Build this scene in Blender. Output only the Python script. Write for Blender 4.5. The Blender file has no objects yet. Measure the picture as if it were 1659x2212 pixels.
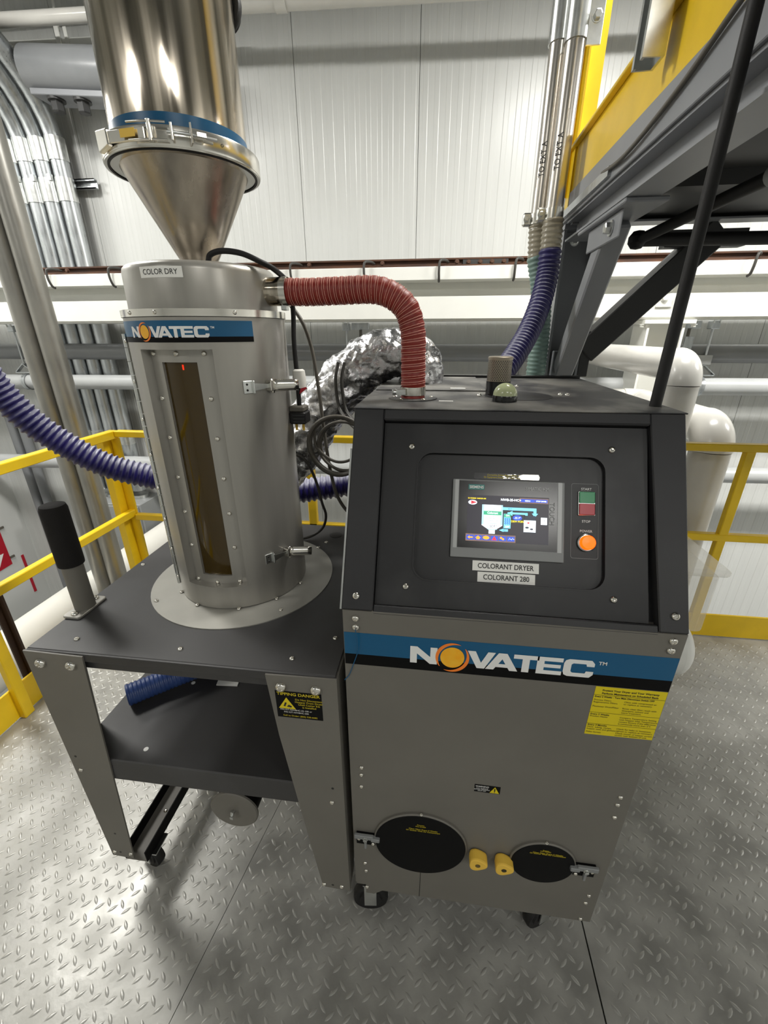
import bpy, bmesh, math, random
from math import sin, cos, pi, radians as R
from mathutils import Vector, Matrix
random.seed(7)
SC = bpy.context.scene
COL = SC.collection

# ------------------------------------------------------------------ camera
PITCH, YAW, ROLL = 0.398826748, -0.126572768, 0.003066957
def cam_matrix():
    fwd = Vector((sin(YAW)*cos(PITCH), cos(YAW)*cos(PITCH), -sin(PITCH)))
    right = Vector((cos(YAW), -sin(YAW), 0)); down = fwd.cross(right)
    r2 = cos(ROLL)*right + sin(ROLL)*down; d2 = -sin(ROLL)*right + cos(ROLL)*down
    m = Matrix((r2, -d2, -fwd)).transposed().to_4x4()
    m.translation = (0.166498, -0.656041, 1.549996)
    return m
cd = bpy.data.cameras.new('camera'); cd.sensor_fit = 'HORIZONTAL'; cd.sensor_width = 36
cd.lens = 910.16/1659*36; cd.clip_start = 0.02; cd.clip_end = 100
co = bpy.data.objects.new('camera', cd); COL.objects.link(co); co.matrix_world = cam_matrix(); SC.camera = co

# ------------------------------------------------------------------ light
w = bpy.data.worlds.new('world'); SC.world = w; w.use_nodes = True
w.node_tree.nodes['Background'].inputs[0].default_value = (0.9, 0.95, 1, 1)
w.node_tree.nodes['Background'].inputs[1].default_value = 0.15
def area(name, loc, sx, sy, power, col=(1, 0.985, 0.94), rz=0, spread=180):
    l = bpy.data.lights.new(name, 'AREA'); l.shape = 'RECTANGLE'; l.size = sx; l.size_y = sy
    l.energy = power; l.color = col; l.spread = R(spread)
    o = bpy.data.objects.new(name, l); COL.objects.link(o); o.location = loc; o.rotation_euler = (0, 0, rz)
    return o
# high-bay lamps of the hall, hung in a row at 3.7 m, plus added unseen fill lamps
area('bay_or_fill_lamp', (-2.75, 1.35, 3.75), 1.2, 0.45, 76)
area('bay_or_fill_lamp', (1.35, 1.2, 3.75), 1.2, 0.45, 76)
area('bay_or_fill_lamp', (4.8, 1.2, 3.75), 1.2, 0.45, 160)
area('bay_or_fill_lamp', (-2.75, -3.4, 3.75), 1.2, 0.45, 32)  # fill lamp added behind the camera to lift the front faces
area('bay_or_fill_lamp', (1.35, -3.4, 3.75), 1.2, 0.45, 26)  # second added fill behind the camera, weaker
area('bay_or_fill_lamp', (-3.9, 1.9, 3.2), 0.45, 1.2, 28)  # low lamp added out of view to brighten the left wall and shelf
area('bay_or_fill_lamp', (4.8, -3.4, 3.75), 1.2, 0.45, 45)  # fill added behind the camera to brighten the floor at right
SC.view_settings.view_transform = 'Standard'; SC.view_settings.look = 'None'
SC.view_settings.gamma = 1; SC.view_settings.use_curve_mapping = False
SC.view_settings.exposure = 0.86
SC.cycles.max_bounces = 8; SC.cycles.diffuse_bounces = 4; SC.cycles.glossy_bounces = 4
SC.cycles.transmission_bounces = 6; SC.cycles.caustics_reflective = False; SC.cycles.caustics_refractive = False
SC.cycles.sample_clamp_indirect = 4
SC.cycles.use_denoising = True

# ------------------------------------------------------------------ materials
def lin(c):
    return tuple((v/255/12.92 if v/255 <= .04045 else ((v/255+.055)/1.055)**2.4) for v in c)
MATS = {}
def mat(name, rgb, rough=.5, metal=0, spec=.5, var=0, vscale=(8, 8, 8), rvar=0, bump=0, bscale=(200, 200, 200), trans=0, emit=0, coat=0, aniso=0, dust=None, alpha=1, col2=None, mixlo=.35, mixhi=.7, detail=4):
    m = bpy.data.materials.new(name); m.use_nodes = True; nt = m.node_tree; b = nt.nodes['Principled BSDF']
    c = lin(rgb)
    b.inputs['Base Color'].default_value = (*c, 1); b.inputs['Roughness'].default_value = rough
    b.inputs['Metallic'].default_value = metal; b.inputs['Specular IOR Level'].default_value = spec
    b.inputs['Transmission Weight'].default_value = trans; b.inputs['Coat Weight'].default_value = coat
    if aniso:
        b.inputs['Anisotropic'].default_value = aniso; tg = nt.nodes.new('ShaderNodeTangent'); tg.direction_type = 'RADIAL'; tg.axis = 'Z'; nt.links.new(tg.outputs[0], b.inputs['Tangent'])
    b.inputs['Alpha'].default_value = alpha
    if emit:
        b.inputs['Emission Color'].default_value = (*c, 1); b.inputs['Emission Strength'].default_value = emit
    if var or rvar or bump or col2:
        tc = nt.nodes.new('ShaderNodeTexCoord')
        def noise(scale):
            mp = nt.nodes.new('ShaderNodeMapping'); mp.inputs['Scale'].default_value = scale
            nz = nt.nodes.new('ShaderNodeTexNoise'); nz.inputs['Scale'].default_value = 1; nz.inputs['Detail'].default_value = detail
            nt.links.new(tc.outputs['Object'], mp.inputs['Vector']); nt.links.new(mp.outputs['Vector'], nz.inputs['Vector'])
            return nz
        if var or rvar or col2: nz = noise(vscale)
        if var or col2:
            rp = nt.nodes.new('ShaderNodeValToRGB'); e = rp.color_ramp.elements
            e[0].position = mixlo; e[1].position = mixhi
            d = lin(col2) if col2 else tuple(min(1, v*(1+var)) for v in c)
            a = c if col2 else tuple(v*(1-var) for v in c)
            e[0].color = (*a, 1); e[1].color = (*d, 1)
            nt.links.new(nz.outputs['Fac'], rp.inputs['Fac']); nt.links.new(rp.outputs['Color'], b.inputs['Base Color'])
        if rvar:
            mr = nt.nodes.new('ShaderNodeMapRange'); mr.inputs['From Min'].default_value = .3; mr.inputs['From Max'].default_value = .7
            mr.inputs['To Min'].default_value = max(.02, rough-rvar); mr.inputs['To Max'].default_value = rough+rvar
            nt.links.new(nz.outputs['Fac'], mr.inputs['Value']); nt.links.new(mr.outputs['Result'], b.inputs['Roughness'])
        if bump:
            n2 = noise(bscale); bp = nt.nodes.new('ShaderNodeBump'); bp.inputs['Strength'].default_value = bump; bp.inputs['Distance'].default_value = .002
            nt.links.new(n2.outputs['Fac'], bp.inputs['Height']); nt.links.new(bp.outputs['Normal'], b.inputs['Normal'])
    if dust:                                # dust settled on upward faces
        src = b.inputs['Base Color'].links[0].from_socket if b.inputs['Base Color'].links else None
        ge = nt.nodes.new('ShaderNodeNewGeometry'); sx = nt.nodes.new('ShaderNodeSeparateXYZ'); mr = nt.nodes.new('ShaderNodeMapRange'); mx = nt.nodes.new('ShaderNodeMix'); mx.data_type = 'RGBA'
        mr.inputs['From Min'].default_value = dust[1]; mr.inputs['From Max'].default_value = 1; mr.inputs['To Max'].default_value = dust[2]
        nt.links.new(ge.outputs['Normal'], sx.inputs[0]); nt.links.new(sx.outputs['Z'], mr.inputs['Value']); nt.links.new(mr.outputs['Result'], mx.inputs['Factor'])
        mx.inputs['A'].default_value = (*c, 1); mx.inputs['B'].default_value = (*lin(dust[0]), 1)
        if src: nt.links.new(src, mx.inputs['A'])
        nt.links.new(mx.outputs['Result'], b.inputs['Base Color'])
    MATS[name] = m
    return m
M = MATS
mat('grey_powder', (113, 110, 103), .5, 0, .4, var=.05, vscale=(6, 6, 6), bump=.08, bscale=(900, 900, 900))
mat('black_powder', (37, 37, 39), .46, 0, .45, bump=.1, bscale=(900, 900, 900), col2=(52, 52, 53), vscale=(3, 3, 3), mixlo=.5, mixhi=.75)
mat('dusty_black', (52, 52, 54), .5, 0, .45, bump=.1, bscale=(900, 900, 900), col2=(136, 134, 128), vscale=(7, 5, 5), mixlo=.42, mixhi=.66)
mat('stand_black', (57, 56, 56), .48, 0, .45, bump=.1, bscale=(900, 900, 900), col2=(74, 74, 76), vscale=(3, 3, 3), mixlo=.5, mixhi=.75)
mat('panel_black', (25, 25, 27), .4, 0, .5, col2=(52, 52, 53), vscale=(9, 9, 5), mixlo=.52, mixhi=.8)
mat('gloss_black', (11, 11, 13), .22, 0, .5)
mat('rubber_black', (19, 18, 18), .6, 0, .4, bump=.15, bscale=(400, 400, 400))
mat('foam_black', (27, 25, 24), .85, 0, .3, bump=.4, bscale=(500, 500, 500))
mat('steel', (200, 190, 174), .15, 1, .5, var=.38, vscale=(42, 42, .2), rvar=.08, aniso=.85)
mat('cone_steel', (178, 168, 154), .24, 1, .5, var=.2, vscale=(30, 30, 1), rvar=.06, aniso=.6)
mat('bright_steel', (225, 222, 214), .2, 1)
mat('zinc', (214, 216, 214), .3, 1, .5, var=.1, vscale=(30, 30, 30))
mat('galvanised', (190, 194, 196), .33, .9, .5, var=.14, vscale=(40, 40, 6), rvar=.08)
mat('tube_alloy', (205, 200, 192), .27, .95, .5, var=.1, vscale=(30, 30, 3), rvar=.05)
mat('dull_tube', (168, 166, 160), .38, .8, .5, var=.14, vscale=(12, 12, 5), rvar=.08)
mat('hopper_paint', (168, 165, 158), .34, .5, .5, var=.06, vscale=(30, 30, 2), rvar=.04)
mat('flange_paint', (170, 168, 160), .42, .3, .5, var=.06, vscale=(9, 9, 9))
mat('amber_glass', (150, 118, 40), .05, 0, .6, trans=.85)
mat('dark_inside', (58, 50, 26), .5, 0, .4, col2=(150, 126, 58), vscale=(12, 12, 9), mixlo=.5, mixhi=.75)
mat('yellow_paint', (238, 198, 26), .36, 0, .5, var=.06, vscale=(8, 8, 8), bump=.06, bscale=(90, 90, 90))
mat('yellow_knob', (242, 198, 78), .5)
mat('white_paint', (228, 228, 222), .35, 0, .5, var=.02)
mat('wall_white', (202, 203, 200), .3, 0, .5, var=.03, vscale=(14, 1, 1.2), bump=.03, bscale=(160, 160, 160))
mat('pipe_white', (204, 202, 196), .22, 0, .5, var=.03)
mat('duct_white', (222, 220, 212), .38, 0, .5)
mat('pipe_grey', (128, 130, 132), .3, 0, .5, var=.04)
mat('pipe_light', (176, 178, 178), .3, 0, .5, var=.04)
mat('mezz_grey', (140, 142, 146), .4, 0, .5, var=.05, vscale=(5, 5, 5))
mat('dark_steel', (58, 58, 58), .5, 0, .4)
mat('box_grey', (150, 152, 152), .4)
mat('brown_steel', (96, 66, 48), .6, .2, .4, col2=(66, 50, 44), vscale=(5, 20, 20))
mat('dark_brown', (56, 40, 31), .55, 0, .4)
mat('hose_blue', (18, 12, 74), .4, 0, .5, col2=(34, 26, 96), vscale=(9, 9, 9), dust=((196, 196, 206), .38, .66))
mat('hose_navy', (48, 72, 130), .42, 0, .5, col2=(60, 84, 138), vscale=(30, 30, 30))
mat('hose_green', (120, 146, 138), .4, 0, .5)
mat('hose_clear', (186, 178, 158), .25, 0, .5, trans=.35)
mat('hose_red', (132, 36, 26), .46, 0, .45, var=.14, vscale=(9, 9, 9), dust=((170, 130, 120), .5, .5))
mat('hose_thread', (226, 164, 148), .6)
mat('foil', (206, 206, 208), .27, 1, .5, var=.16, vscale=(40, 40, 40), rvar=.1, bump=1, bscale=(120, 120, 120), detail=6)
mat('cable_grey', (92, 88, 80), .5)
mat('cable_dark', (62, 60, 56), .5)
mat('decal_blue', (0, 86, 128), .32, 0, .5)
mat('decal_black', (10, 10, 11), .5, 0, .12)
mat('decal_white', (238, 238, 236), .4)
mat('decal_yellow', (226, 205, 18), .4)
mat('label_white', (246, 245, 240), .45)
mat('ink', (34, 33, 32), .5)
mat('ink_yellow', (206, 186, 30), .5)
mat('sun_yellow', (255, 176, 20), .4, col2=(255, 196, 50), vscale=(60, 60, 60))
mat('sun_orange', (255, 136, 44), .4)
mat('sign_red', (172, 18, 40), .45)
mat('screen_bezel', (132, 134, 134), .4)
mat('teal', (52, 134, 128), .4)
mat('beacon_lens', (196, 204, 160), .18, 0, .5, trans=.25)
mat('perf_metal', (150, 140, 124), .4, .7, .5)
mat('button_green', (10, 140, 84), .3); mat('button_red', (182, 16, 38), .3)
mat('clear_plastic', (238, 236, 226), .15, 0, .5, alpha=.3)
mat('pink_wrap', (214, 176, 168), .5)
mat('tag_paper', (226, 224, 216), .6)
mat('lug_steel', (170, 169, 164), .4, .35, .5, var=.1, vscale=(7, 7, 7))
for n, c, e in (('scr_dark', (38, 36, 44), .55), ('scr_white', (232, 240, 246), .95), ('scr_cyan', (110, 190, 226), .9), ('scr_teal', (150, 200, 215), .9),
                ('scr_green', (52, 150, 112), .8), ('scr_yellow', (240, 214, 40), .95), ('scr_blue', (40, 72, 176), .8), ('scr_red', (226, 40, 52), .9), ('scr_orange', (246, 150, 30), .9), ('scr_ink', (40, 52, 70), .3), ('lamp_orange', (255, 84, 4), 1.3), ('led_red', (255, 40, 20), 2)):
    mat(n, c, .35, emit=e)
def floor_mat():
    m = mat('tread_plate', (158, 157, 152), .43, .3, .45, var=.17, vscale=(8, 8, 8), rvar=.15, bump=.3, bscale=(40, 40, 40), detail=12, mixlo=.38, mixhi=.64)
    return m
floor_mat()

# ------------------------------------------------------------------ mesh helpers
BASE = {}
def V(*a): return Vector(a)
class MB:
    def __init__(s): s.v = []; s.f = []; s.sm = []; s.mi = []; s.cur = 0
    def add(s, vs, fs, smooth=False):
        o = len(s.v); s.v += [tuple(p) for p in vs]
        for f in fs: s.f.append(tuple(i+o for i in f)); s.sm.append(smooth); s.mi.append(s.cur)
        return s
    def box(s, x0, x1, y0, y1, z0, z1):
        v = [(x, y, z) for z in (z0, z1) for y in (y0, y1) for x in (x0, x1)]
        return s.add(v, [(0, 2, 3, 1), (4, 5, 7, 6), (0, 1, 5, 4), (2, 6, 7, 3), (0, 4, 6, 2), (1, 3, 7, 5)])
    def obox(s, c, ax, ay, az):            # oriented box: centre, half axes
        c, ax, ay, az = Vector(c), Vector(ax), Vector(ay), Vector(az)
        v = [c+i*ax+j*ay+k*az for k in (-1, 1) for j in (-1, 1) for i in (-1, 1)]
        return s.add(v, [(0, 2, 3, 1), (4, 5, 7, 6), (0, 1, 5, 4), (2, 6, 7, 3), (0, 4, 6, 2), (1, 3, 7, 5)])
    def bar(s, p0, p1, wx, wz, up=(0, 0, 1)):   # rectangular bar p0->p1
        p0, p1 = Vector(p0), Vector(p1); d = (p1-p0); u = Vector(up); sx = d.cross(u).normalized(); uz = sx.cross(d).normalized()
        return s.obox((p0+p1)/2, d/2, sx*wx/2, uz*wz/2)
    def tube(s, path, r, n=16, caps=True, closed=False):
        P = [Vector(p) for p in path]; k = len(P); rr = r if isinstance(r, (list, tuple)) else [r]*k
        T = []
        for i in range(k):
            a = P[i-1] if i > 0 else (P[-1] if closed else P[0]); b = P[(i+1) % k] if (i < k-1 or closed) else P[-1]
            T.append((b-a).normalized())
        u = T[0].orthogonal().normalized(); rings = []; vs = []
        for i in range(k):
            u = (u-T[i]*u.dot(T[i])).normalized(); w2 = T[i].cross(u)
            for j in range(n):
                a = 2*pi*j/n; vs.append(P[i]+rr[i]*(cos(a)*u+sin(a)*w2))
        fs = []
        for i in range(k if closed else k-1):
            i2 = (i+1) % k
            for j in range(n): fs.append((i*n+j, i*n+(j+1) % n, i2*n+(j+1) % n, i2*n+j))
        s.add(vs, fs, True)
        if caps and not closed:
            s.add([vs[j] for j in range(n)], [tuple(range(n))[::-1]]); s.add([vs[(k-1)*n+j] for j in range(n)], [tuple(range(n))])
        return s
    def cyl(s, p0, p1, r0, r1=None, n=24, caps=True):
        return s.tube([p0, p1], [r0, r0 if r1 is None else r1], n, caps)
    def lathe(s, prof, c=(0, 0, 0), n=48, a0=0, a1=360, m=None, smooth=True):
        cut = 0                             # sharp profile corners start a new strip so the shading breaks there
        for i in range(1, len(prof)-1):
            d0 = Vector((prof[i][0]-prof[i-1][0], prof[i][1]-prof[i-1][1])); d1 = Vector((prof[i+1][0]-prof[i][0], prof[i+1][1]-prof[i][1]))
            if d0.length > 1e-7 and d1.length > 1e-7 and d0.angle(d1) > .6:
                s._strip(prof[cut:i+1], c, n, a0, a1, m, smooth); cut = i
        return s._strip(prof[cut:], c, n, a0, a1, m, smooth)
    def _strip(s, prof, c, n, a0, a1, m, smooth):
        full = abs(a1-a0) >= 360; k = n if full else n+1; vs = []
        for r, z in prof:
            for j in range(k):
                a = R(a0+(a1-a0)*j/n); p = Vector((r*cos(a), r*sin(a), z))
                vs.append((m @ p) if m else Vector(c)+p)
        fs = []
        for i in range(len(prof)-1):
            for j in range(n):
                j2 = (j+1) % k; fs.append((i*k+j, i*k+j2, (i+1)*k+j2, (i+1)*k+j))
        return s.add(vs, fs, smooth)
    def prism(s, poly, fn, h0, h1):         # polygon (u,v) mapped by fn(u,v,h)
        n = len(poly); vs = [fn(u, v, h0) for u, v in poly]+[fn(u, v, h1) for u, v in poly]
        fs = [tuple(range(n))[::-1], tuple(range(n, 2*n))]+[(i, (i+1) % n, n+(i+1) % n, n+i) for i in range(n)]
        return s.add(vs, fs)
    def ring(s, outer, inner, fn, h):       # same count outlines, flat ring
        n = len(outer); vs = [fn(u, v, h) for u, v in outer]+[fn(u, v, h) for u, v in inner]
        return s.add(vs, [(i, (i+1) % n, n+(i+1) % n, n+i) for i in range(n)])
    def wall(s, poly, fn, h0, h1):
        n = len(poly); vs = [fn(u, v, h0) for u, v in poly]+[fn(u, v, h1) for u, v in poly]
        return s.add(vs, [(i, (i+1) % n, n+(i+1) % n, n+i) for i in range(n)])
    def mesh(s, name, mats, base=(0, 0, 0), bevel=0, fix=True, seg=1):
        me = bpy.data.meshes.new(name); b = Vector(base)
        me.from_pydata([tuple(Vector(p)-b) for p in s.v], [], s.f)
        for m in (mats if isinstance(mats, (list, tuple)) else [mats]): me.materials.append(M[m] if isinstance(m, str) else m)
        me.polygons.foreach_set('use_smooth', s.sm); me.polygons.foreach_set('material_index', s.mi)
        if fix or bevel:
            bm = bmesh.new(); bm.from_mesh(me)
            if bevel:
                bmesh.ops.remove_doubles(bm, verts=bm.verts, dist=1e-6)
                ed = [e for e in bm.edges if len(e.link_faces) == 2 and e.calc_face_angle(0) > .6]
                bmesh.ops.bevel(bm, geom=ed, offset=bevel, segments=seg, profile=.6, affect='EDGES', clamp_overlap=True)
            bmesh.ops.recalc_face_normals(bm, faces=bm.faces); bm.to_mesh(me); bm.free()
        me.update(); return me
    def build(s, name, mats, parent=None, bevel=0, fix=True, seg=1):
        base = BASE[parent.name] if parent else (0, 0, 0)
        o = bpy.data.objects.new(name, s.mesh(name, mats, base, bevel, fix, seg)); COL.objects.link(o)
        if parent: o.parent = parent; BASE[o.name] = base
        else: BASE[o.name] = (0, 0, 0)
        return o
def tag(o, label=None, cat=None, group=None, kind=None):
    if label: o['label'] = label
    if cat: o['category'] = cat
    if group: o['group'] = group
    if kind: o['kind'] = kind
    return o
def thing(name, loc, label, cat, group=None):
    o = bpy.data.objects.new(name, None); COL.objects.link(o); o.location = loc; o.empty_display_size = .05
    BASE[o.name] = tuple(loc); return tag(o, label, cat, group)
def solo(mb, name, mats, label, cat, group=None, loc=None, bevel=0, kind=None):   # a thing that is one mesh with its origin at loc
    loc = loc or mb.v[0]
    o = bpy.data.objects.new(name, mb.mesh(name, mats, loc, bevel)); COL.objects.link(o); o.location = loc; BASE[o.name] = tuple(loc)
    return tag(o, label, cat, group, kind)
def smooth(pts, n=10):
    P = [Vector(p) for p in pts]; P = [2*P[0]-P[1]]+P+[2*P[-1]-P[-2]]; out = []
    for i in range(1, len(P)-2):
        for k in range(n):
            t = k/n; a, b, c, d = P[i-1], P[i], P[i+1], P[i+2]
            out.append(.5*((2*b)+(c-a)*t+(2*a-5*b+4*c-d)*t*t+(3*b-a-3*c+d)*t**3))
    out.append(P[-2]); return out
def resample(path, step):
    out = [path[0].copy()]; acc = 0
    for a, b in zip(path, path[1:]):
        L = (b-a).length; t = step-acc
        while t <= L: out.append(a.lerp(b, t/L)); t += step
        acc = (acc+L) % step
    return out
def corrugated(pts, R0, pitch, depth, n=20, prof=(0, .55, 1, .55)):
    P = resample(smooth(pts, 24), pitch/len(prof)); rr = [R0-depth*(1-prof[i % len(prof)]) for i in range(len(P))]
    return MB().tube(P, rr, n)
SCREW = {}
def screw_mesh(m):
    if m not in SCREW:
        b = MB()
        b.lathe([(1, 0), (.97, .25), (.82, .52), (.58, .68), (.5, .7), (.42, .45), (0, .42)], n=12)
        SCREW[m] = b.mesh('screw', m)
    return SCREW[m]
def screw(parent, p, nrm, r=.006, m='bright_steel', name='screw'):
    o = bpy.data.objects.new(name, screw_mesh(m)); COL.objects.link(o); o.parent = parent
    o.location = Vector(p)-Vector(BASE[parent.name]); o.rotation_mode = 'QUATERNION'
    o.rotation_quaternion = Vector(nrm).to_track_quat('Z', 'Y'); o.scale = (r, r, r); return o
def hexbolt(parent, p, nrm, r=.012, h=.01, m='zinc', name='bolt'):
    if ('hex', m) not in SCREW:
        b = MB(); b.lathe([(1.35, 0), (1.35, .18), (0, .18)], n=16, smooth=False); b.lathe([(1, .18), (1, .9), (.8, 1), (0, 1)], n=6, smooth=False); SCREW[('hex', m)] = b.mesh('bolt', m)
    o = bpy.data.objects.new(name, SCREW[('hex', m)]); COL.objects.link(o); o.parent = parent
    o.location = Vector(p)-Vector(BASE[parent.name]); o.rotation_mode = 'QUATERNION'
    o.rotation_quaternion = Vector(nrm).to_track_quat('Z', 'Y'); o.scale = (r, r, h); return o
def rrect(u0, u1, v0, v1, r, n=5):
    out = []
    for cx, cy, a in ((u1-r, v1-r, 0), (u0+r, v1-r, 90), (u0+r, v0+r, 180), (u1-r, v0+r, 270)):
        for k in range(n+1): t = R(a+90*k/n); out.append((cx+r*cos(t), cy+r*sin(t)))
    return out
def subdiv(mb, fn, tris, step): pass
# --- lettering: built-in font turned into flat mesh, mapped onto a surface by fn(u,v,h)
TXT = {}
def text_mb(lines, fn, mb=None, h=.0007):
    """lines: (string, u, v, size, align, xscale, bold)"""
    mb = mb or MB(); dg = None
    for s, u, v, size, al, xs, bold in lines:
        c = bpy.data.curves.new('t', 'FONT'); c.body = s; c.size = 1; c.align_x = al; c.offset = bold; c.resolution_u = 3
        o = bpy.data.objects.new('t', c); COL.objects.link(o)
        me = o.to_mesh()
        vs = [fn(u+p.co.x*size*xs*1.35, v+p.co.y*size*1.35, h) for p in me.vertices]
        mb.add(vs, [tuple(f.vertices) for f in me.polygons]); o.to_mesh_clear()
        bpy.data.objects.remove(o); bpy.data.curves.remove(c)
    return mb
def text(parent, name, m, lines, fn, h=.0007):
    o = text_mb(lines, fn, h=h).build(name, m, parent, fix=False)
    if len(lines) > 1 or ' ' in lines[0][0]: tag(o, kind='stuff')      # small print: too fine to pick apart letter by letter
    return o
def quads(mb, fn, rects, h):
    for u0, u1, v0, v1 in rects: mb.add([fn(u0, v0, h), fn(u1, v0, h), fn(u1, v1, h), fn(u0, v1, h)], [(0, 1, 2, 3)])
    return mb
def flat(mb, fn, poly, h): return mb.add([fn(u, v, h) for u, v in poly], [tuple(range(len(poly)))])
def decal(parent, name, m, fn, poly, h=.0006, n=1):
    return MB().prism(poly, fn, 0, h).build(name, m, parent)
# --- the logo, drawn as polygons: cap height H at (u,v), letters stretched wide
LET = {'N': [[(0, 0), (0, 1), (.34, 1), (.97, .42), (.97, 1), (1.3, 1), (1.3, 0), (.96, 0), (.33, .58), (.33, 0)]],
       'V': [[(0, 1), (.37, 1), (.66, .34), (.95, 1), (1.3, 1), (.83, 0), (.48, 0)]],
       'A': [[(0, 0), (.38, 0), (.95, 1), (.56, 1)], [(1.5, 0), (1.12, 0), (.56, 1), (.95, 1)], [(.3, .17), (1.2, .17), (1.1, .37), (.4, .37)]],
       'T': [[(0, 1), (1.15, 1), (1.15, .76), (.74, .76), (.74, 0), (.41, 0), (.41, .76), (0, .76)]],
       'E': [[(0, 0), (0, 1), (1.15, 1), (1.15, .77), (.33, .77), (.33, .6), (1.08, .6), (1.08, .4), (.33, .4), (.33, .23), (1.15, .23), (1.15, 0)]],
       'C': [[(1.35, .64), (1.35, .82), (1.2, 1), (.22, 1), (.06, .92), (0, .75), (0, .25), (.06, .08), (.22, 0), (1.2, 0), (1.35, .18), (1.35, .36), (1.02, .36), (.98, .23), (.42, .23), (.34, .3), (.34, .7), (.42, .77), (.98, .77), (1.02, .64)]]}
def logo(parent, fn, u, v, H, h=.0012):
    for ch, x in (('N', 0), ('V', 2.72), ('A', 3.6), ('T', 4.86), ('E', 5.93), ('C', 7.13)):
        mb = MB()
        for q, poly in enumerate(LET[ch]): flat(mb, fn, [(u+(x+a)*H, v+b*H) for a, b in poly], h+q*.00012)
        mb.build('letter', 'decal_white', parent, fix=False)
    text(parent, 'lettering', 'decal_white', [(' TM', u+8.55*H, v+.8*H, .2*H, 'LEFT', 1, .02)], fn, h)
    c = (u+2.02*H, v+.5*H)
    flat(MB(), fn, [(c[0]+.57*H*cos(R(a)), c[1]+.61*H*sin(R(a))) for a in range(0, 360, 12)], h+.0002).build('sun_emblem', 'sun_yellow', parent, fix=False)
    mb = MB()
    for s in (0, 180):
        o = [(c[0]+.80*H*cos(R(a+s)), c[1]+.86*H*sin(R(a+s))) for a in range(62, 226, 8)]
        i = [(c[0]+(.635+.15*abs((a-144)/82)**2)*H*cos(R(a+s)), c[1]+(.68+.17*abs((a-144)/82)**2)*H*sin(R(a+s))) for a in range(62, 226, 8)]
        for k in range(len(o)-1): flat(mb, fn, [o[k], o[k+1], i[k+1], i[k]], h+.0002)
    mb.build('sun_emblem', 'sun_orange', parent, fix=False)
# ------------------------------------------------------------------ setting
fl = thing('floor', (0, 0, 0), 'grey tread plate floor of the raised platform', None); fl['kind'] = 'structure'
del fl['label']
def seamx(y): return -.376+.155*y
Y0, Y1 = -1.7, 1.47
MB().box(.62, .66, Y0, Y1, -.02, -.0085).build('seam_strip', 'rubber_black', fl)
PL = [[(-1.6, Y0), (seamx(Y0)-.0009, Y0), (seamx(Y1)-.0009, Y1), (-1.6, Y1)],
      [(seamx(Y0)+.0009, Y0), (.640, Y0), (.640, Y1), (seamx(Y1)+.0009, Y1)],
      [(.644, Y0), (2.6, Y0), (2.6, Y1), (.644, Y1)]]
flatxy = lambda u, v, h: Vector((u, v, h))
plates = [MB().prism(pl, flatxy, -.008, 0).build('floor_plate', 'tread_plate', fl) for pl in PL]
lug = [MB() for _ in PL]
def add_lug(mb, x, y, a):
    L, B, Hh = .0148, .0046, .0021
    c, s = cos(a), sin(a)
    pts = [(-L, 0, 0), (-L*.55, B*.72, 0), (0, B, 0), (L*.55, B*.72, 0), (L, 0, 0), (L*.55, -B*.72, 0), (0, -B, 0), (-L*.55, -B*.72, 0), (-L*.5, 0, Hh*.8), (0, 0, Hh), (L*.5, 0, Hh*.8)]
    mb.add([(x+px*c-py*s, y+px*s+py*c, pz) for px, py, pz in pts], [(0, 8, 1), (1, 8, 9, 2), (2, 9, 10, 3), (3, 10, 4), (4, 10, 5), (5, 10, 9, 6), (6, 9, 8, 7), (7, 8, 0)], True)
P_ = .0427
for i in range(-38, 64):
    for j in range(-20, 36):
        for k in (0, 1):
            x = -.009+(i+.5*k)*P_; y = -.0185+(j+.5*k)*P_+.0085*k
            if y < -.85 or y > 1.42 or x < -1.55 or x > 2.35: continue
            if abs(x-seamx(y)) < .013 or abs(x-.642) < .013: continue
            add_lug(lug[0 if x < seamx(y) else 1 if x < .642 else 2], x, y, -pi/4 if k == 0 else pi/4)
for mb, pl in zip(lug, plates): tag(mb.build('tread', 'lug_steel', pl, fix=False), kind='stuff')
g = MB().box(-9, 8, -7, 4, -3.1, -3); tag(g.build('ground_floor', 'box_grey'), kind='structure')
MB().box(-1.62, -1.602, Y0, 1.47, -.2, -.012).build('trim', 'mezz_grey', fl); MB().box(-1.62, 2.6, 1.472, 1.49, -.2, -.012).build('trim', 'mezz_grey', fl)

# back wall: insulated steel panels 914 mm wide with shallow ribs
wb = thing('wall_back', (0, 3.3, 0), None, None); wb['kind'] = 'structure'
def panel_mesh():
    W2 = .9125; prof = [(0, .012), (.0015, 0)]; n = 11; p = W2/n
    for k in range(n):
        x = k*p
        prof += [(x+p*.28, 0), (x+p*.34, -.0016), (x+p*.70, -.0016), (x+p*.76, 0)]
    prof += [(W2-.0015, 0), (W2, .012)]
    mb = MB(); nn = len(prof)
    vs = [(x, y, z) for z in (-3, 6.4) for x, y in prof]
    mb.add(vs, [(i, i+1, nn+i+1, nn+i) for i in range(nn-1)])
    return mb.mesh('wall_panel', 'wall_white', fix=False)
pm = panel_mesh()
for k in range(-4, 8):
    o = bpy.data.objects.new('wall_panel', pm); COL.objects.link(o); o.parent = wb; o.location = (-.985+.914*k, 0, 0)
MB().box(-4.8, 7.4, 3.311, 3.42, -3, 6.4).build('wall_core', 'dark_steel', wb)
wl = MB().box(-4.75, -4.6, -7, 3.42, -3, 6.4); tag(wl.build('wall_left', 'wall_white'), kind='structure')
tag(MB().box(7, 7.2, -7, 3.42, -3, 6.4).build('wall_right', 'wall_white'), kind='structure')
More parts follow.
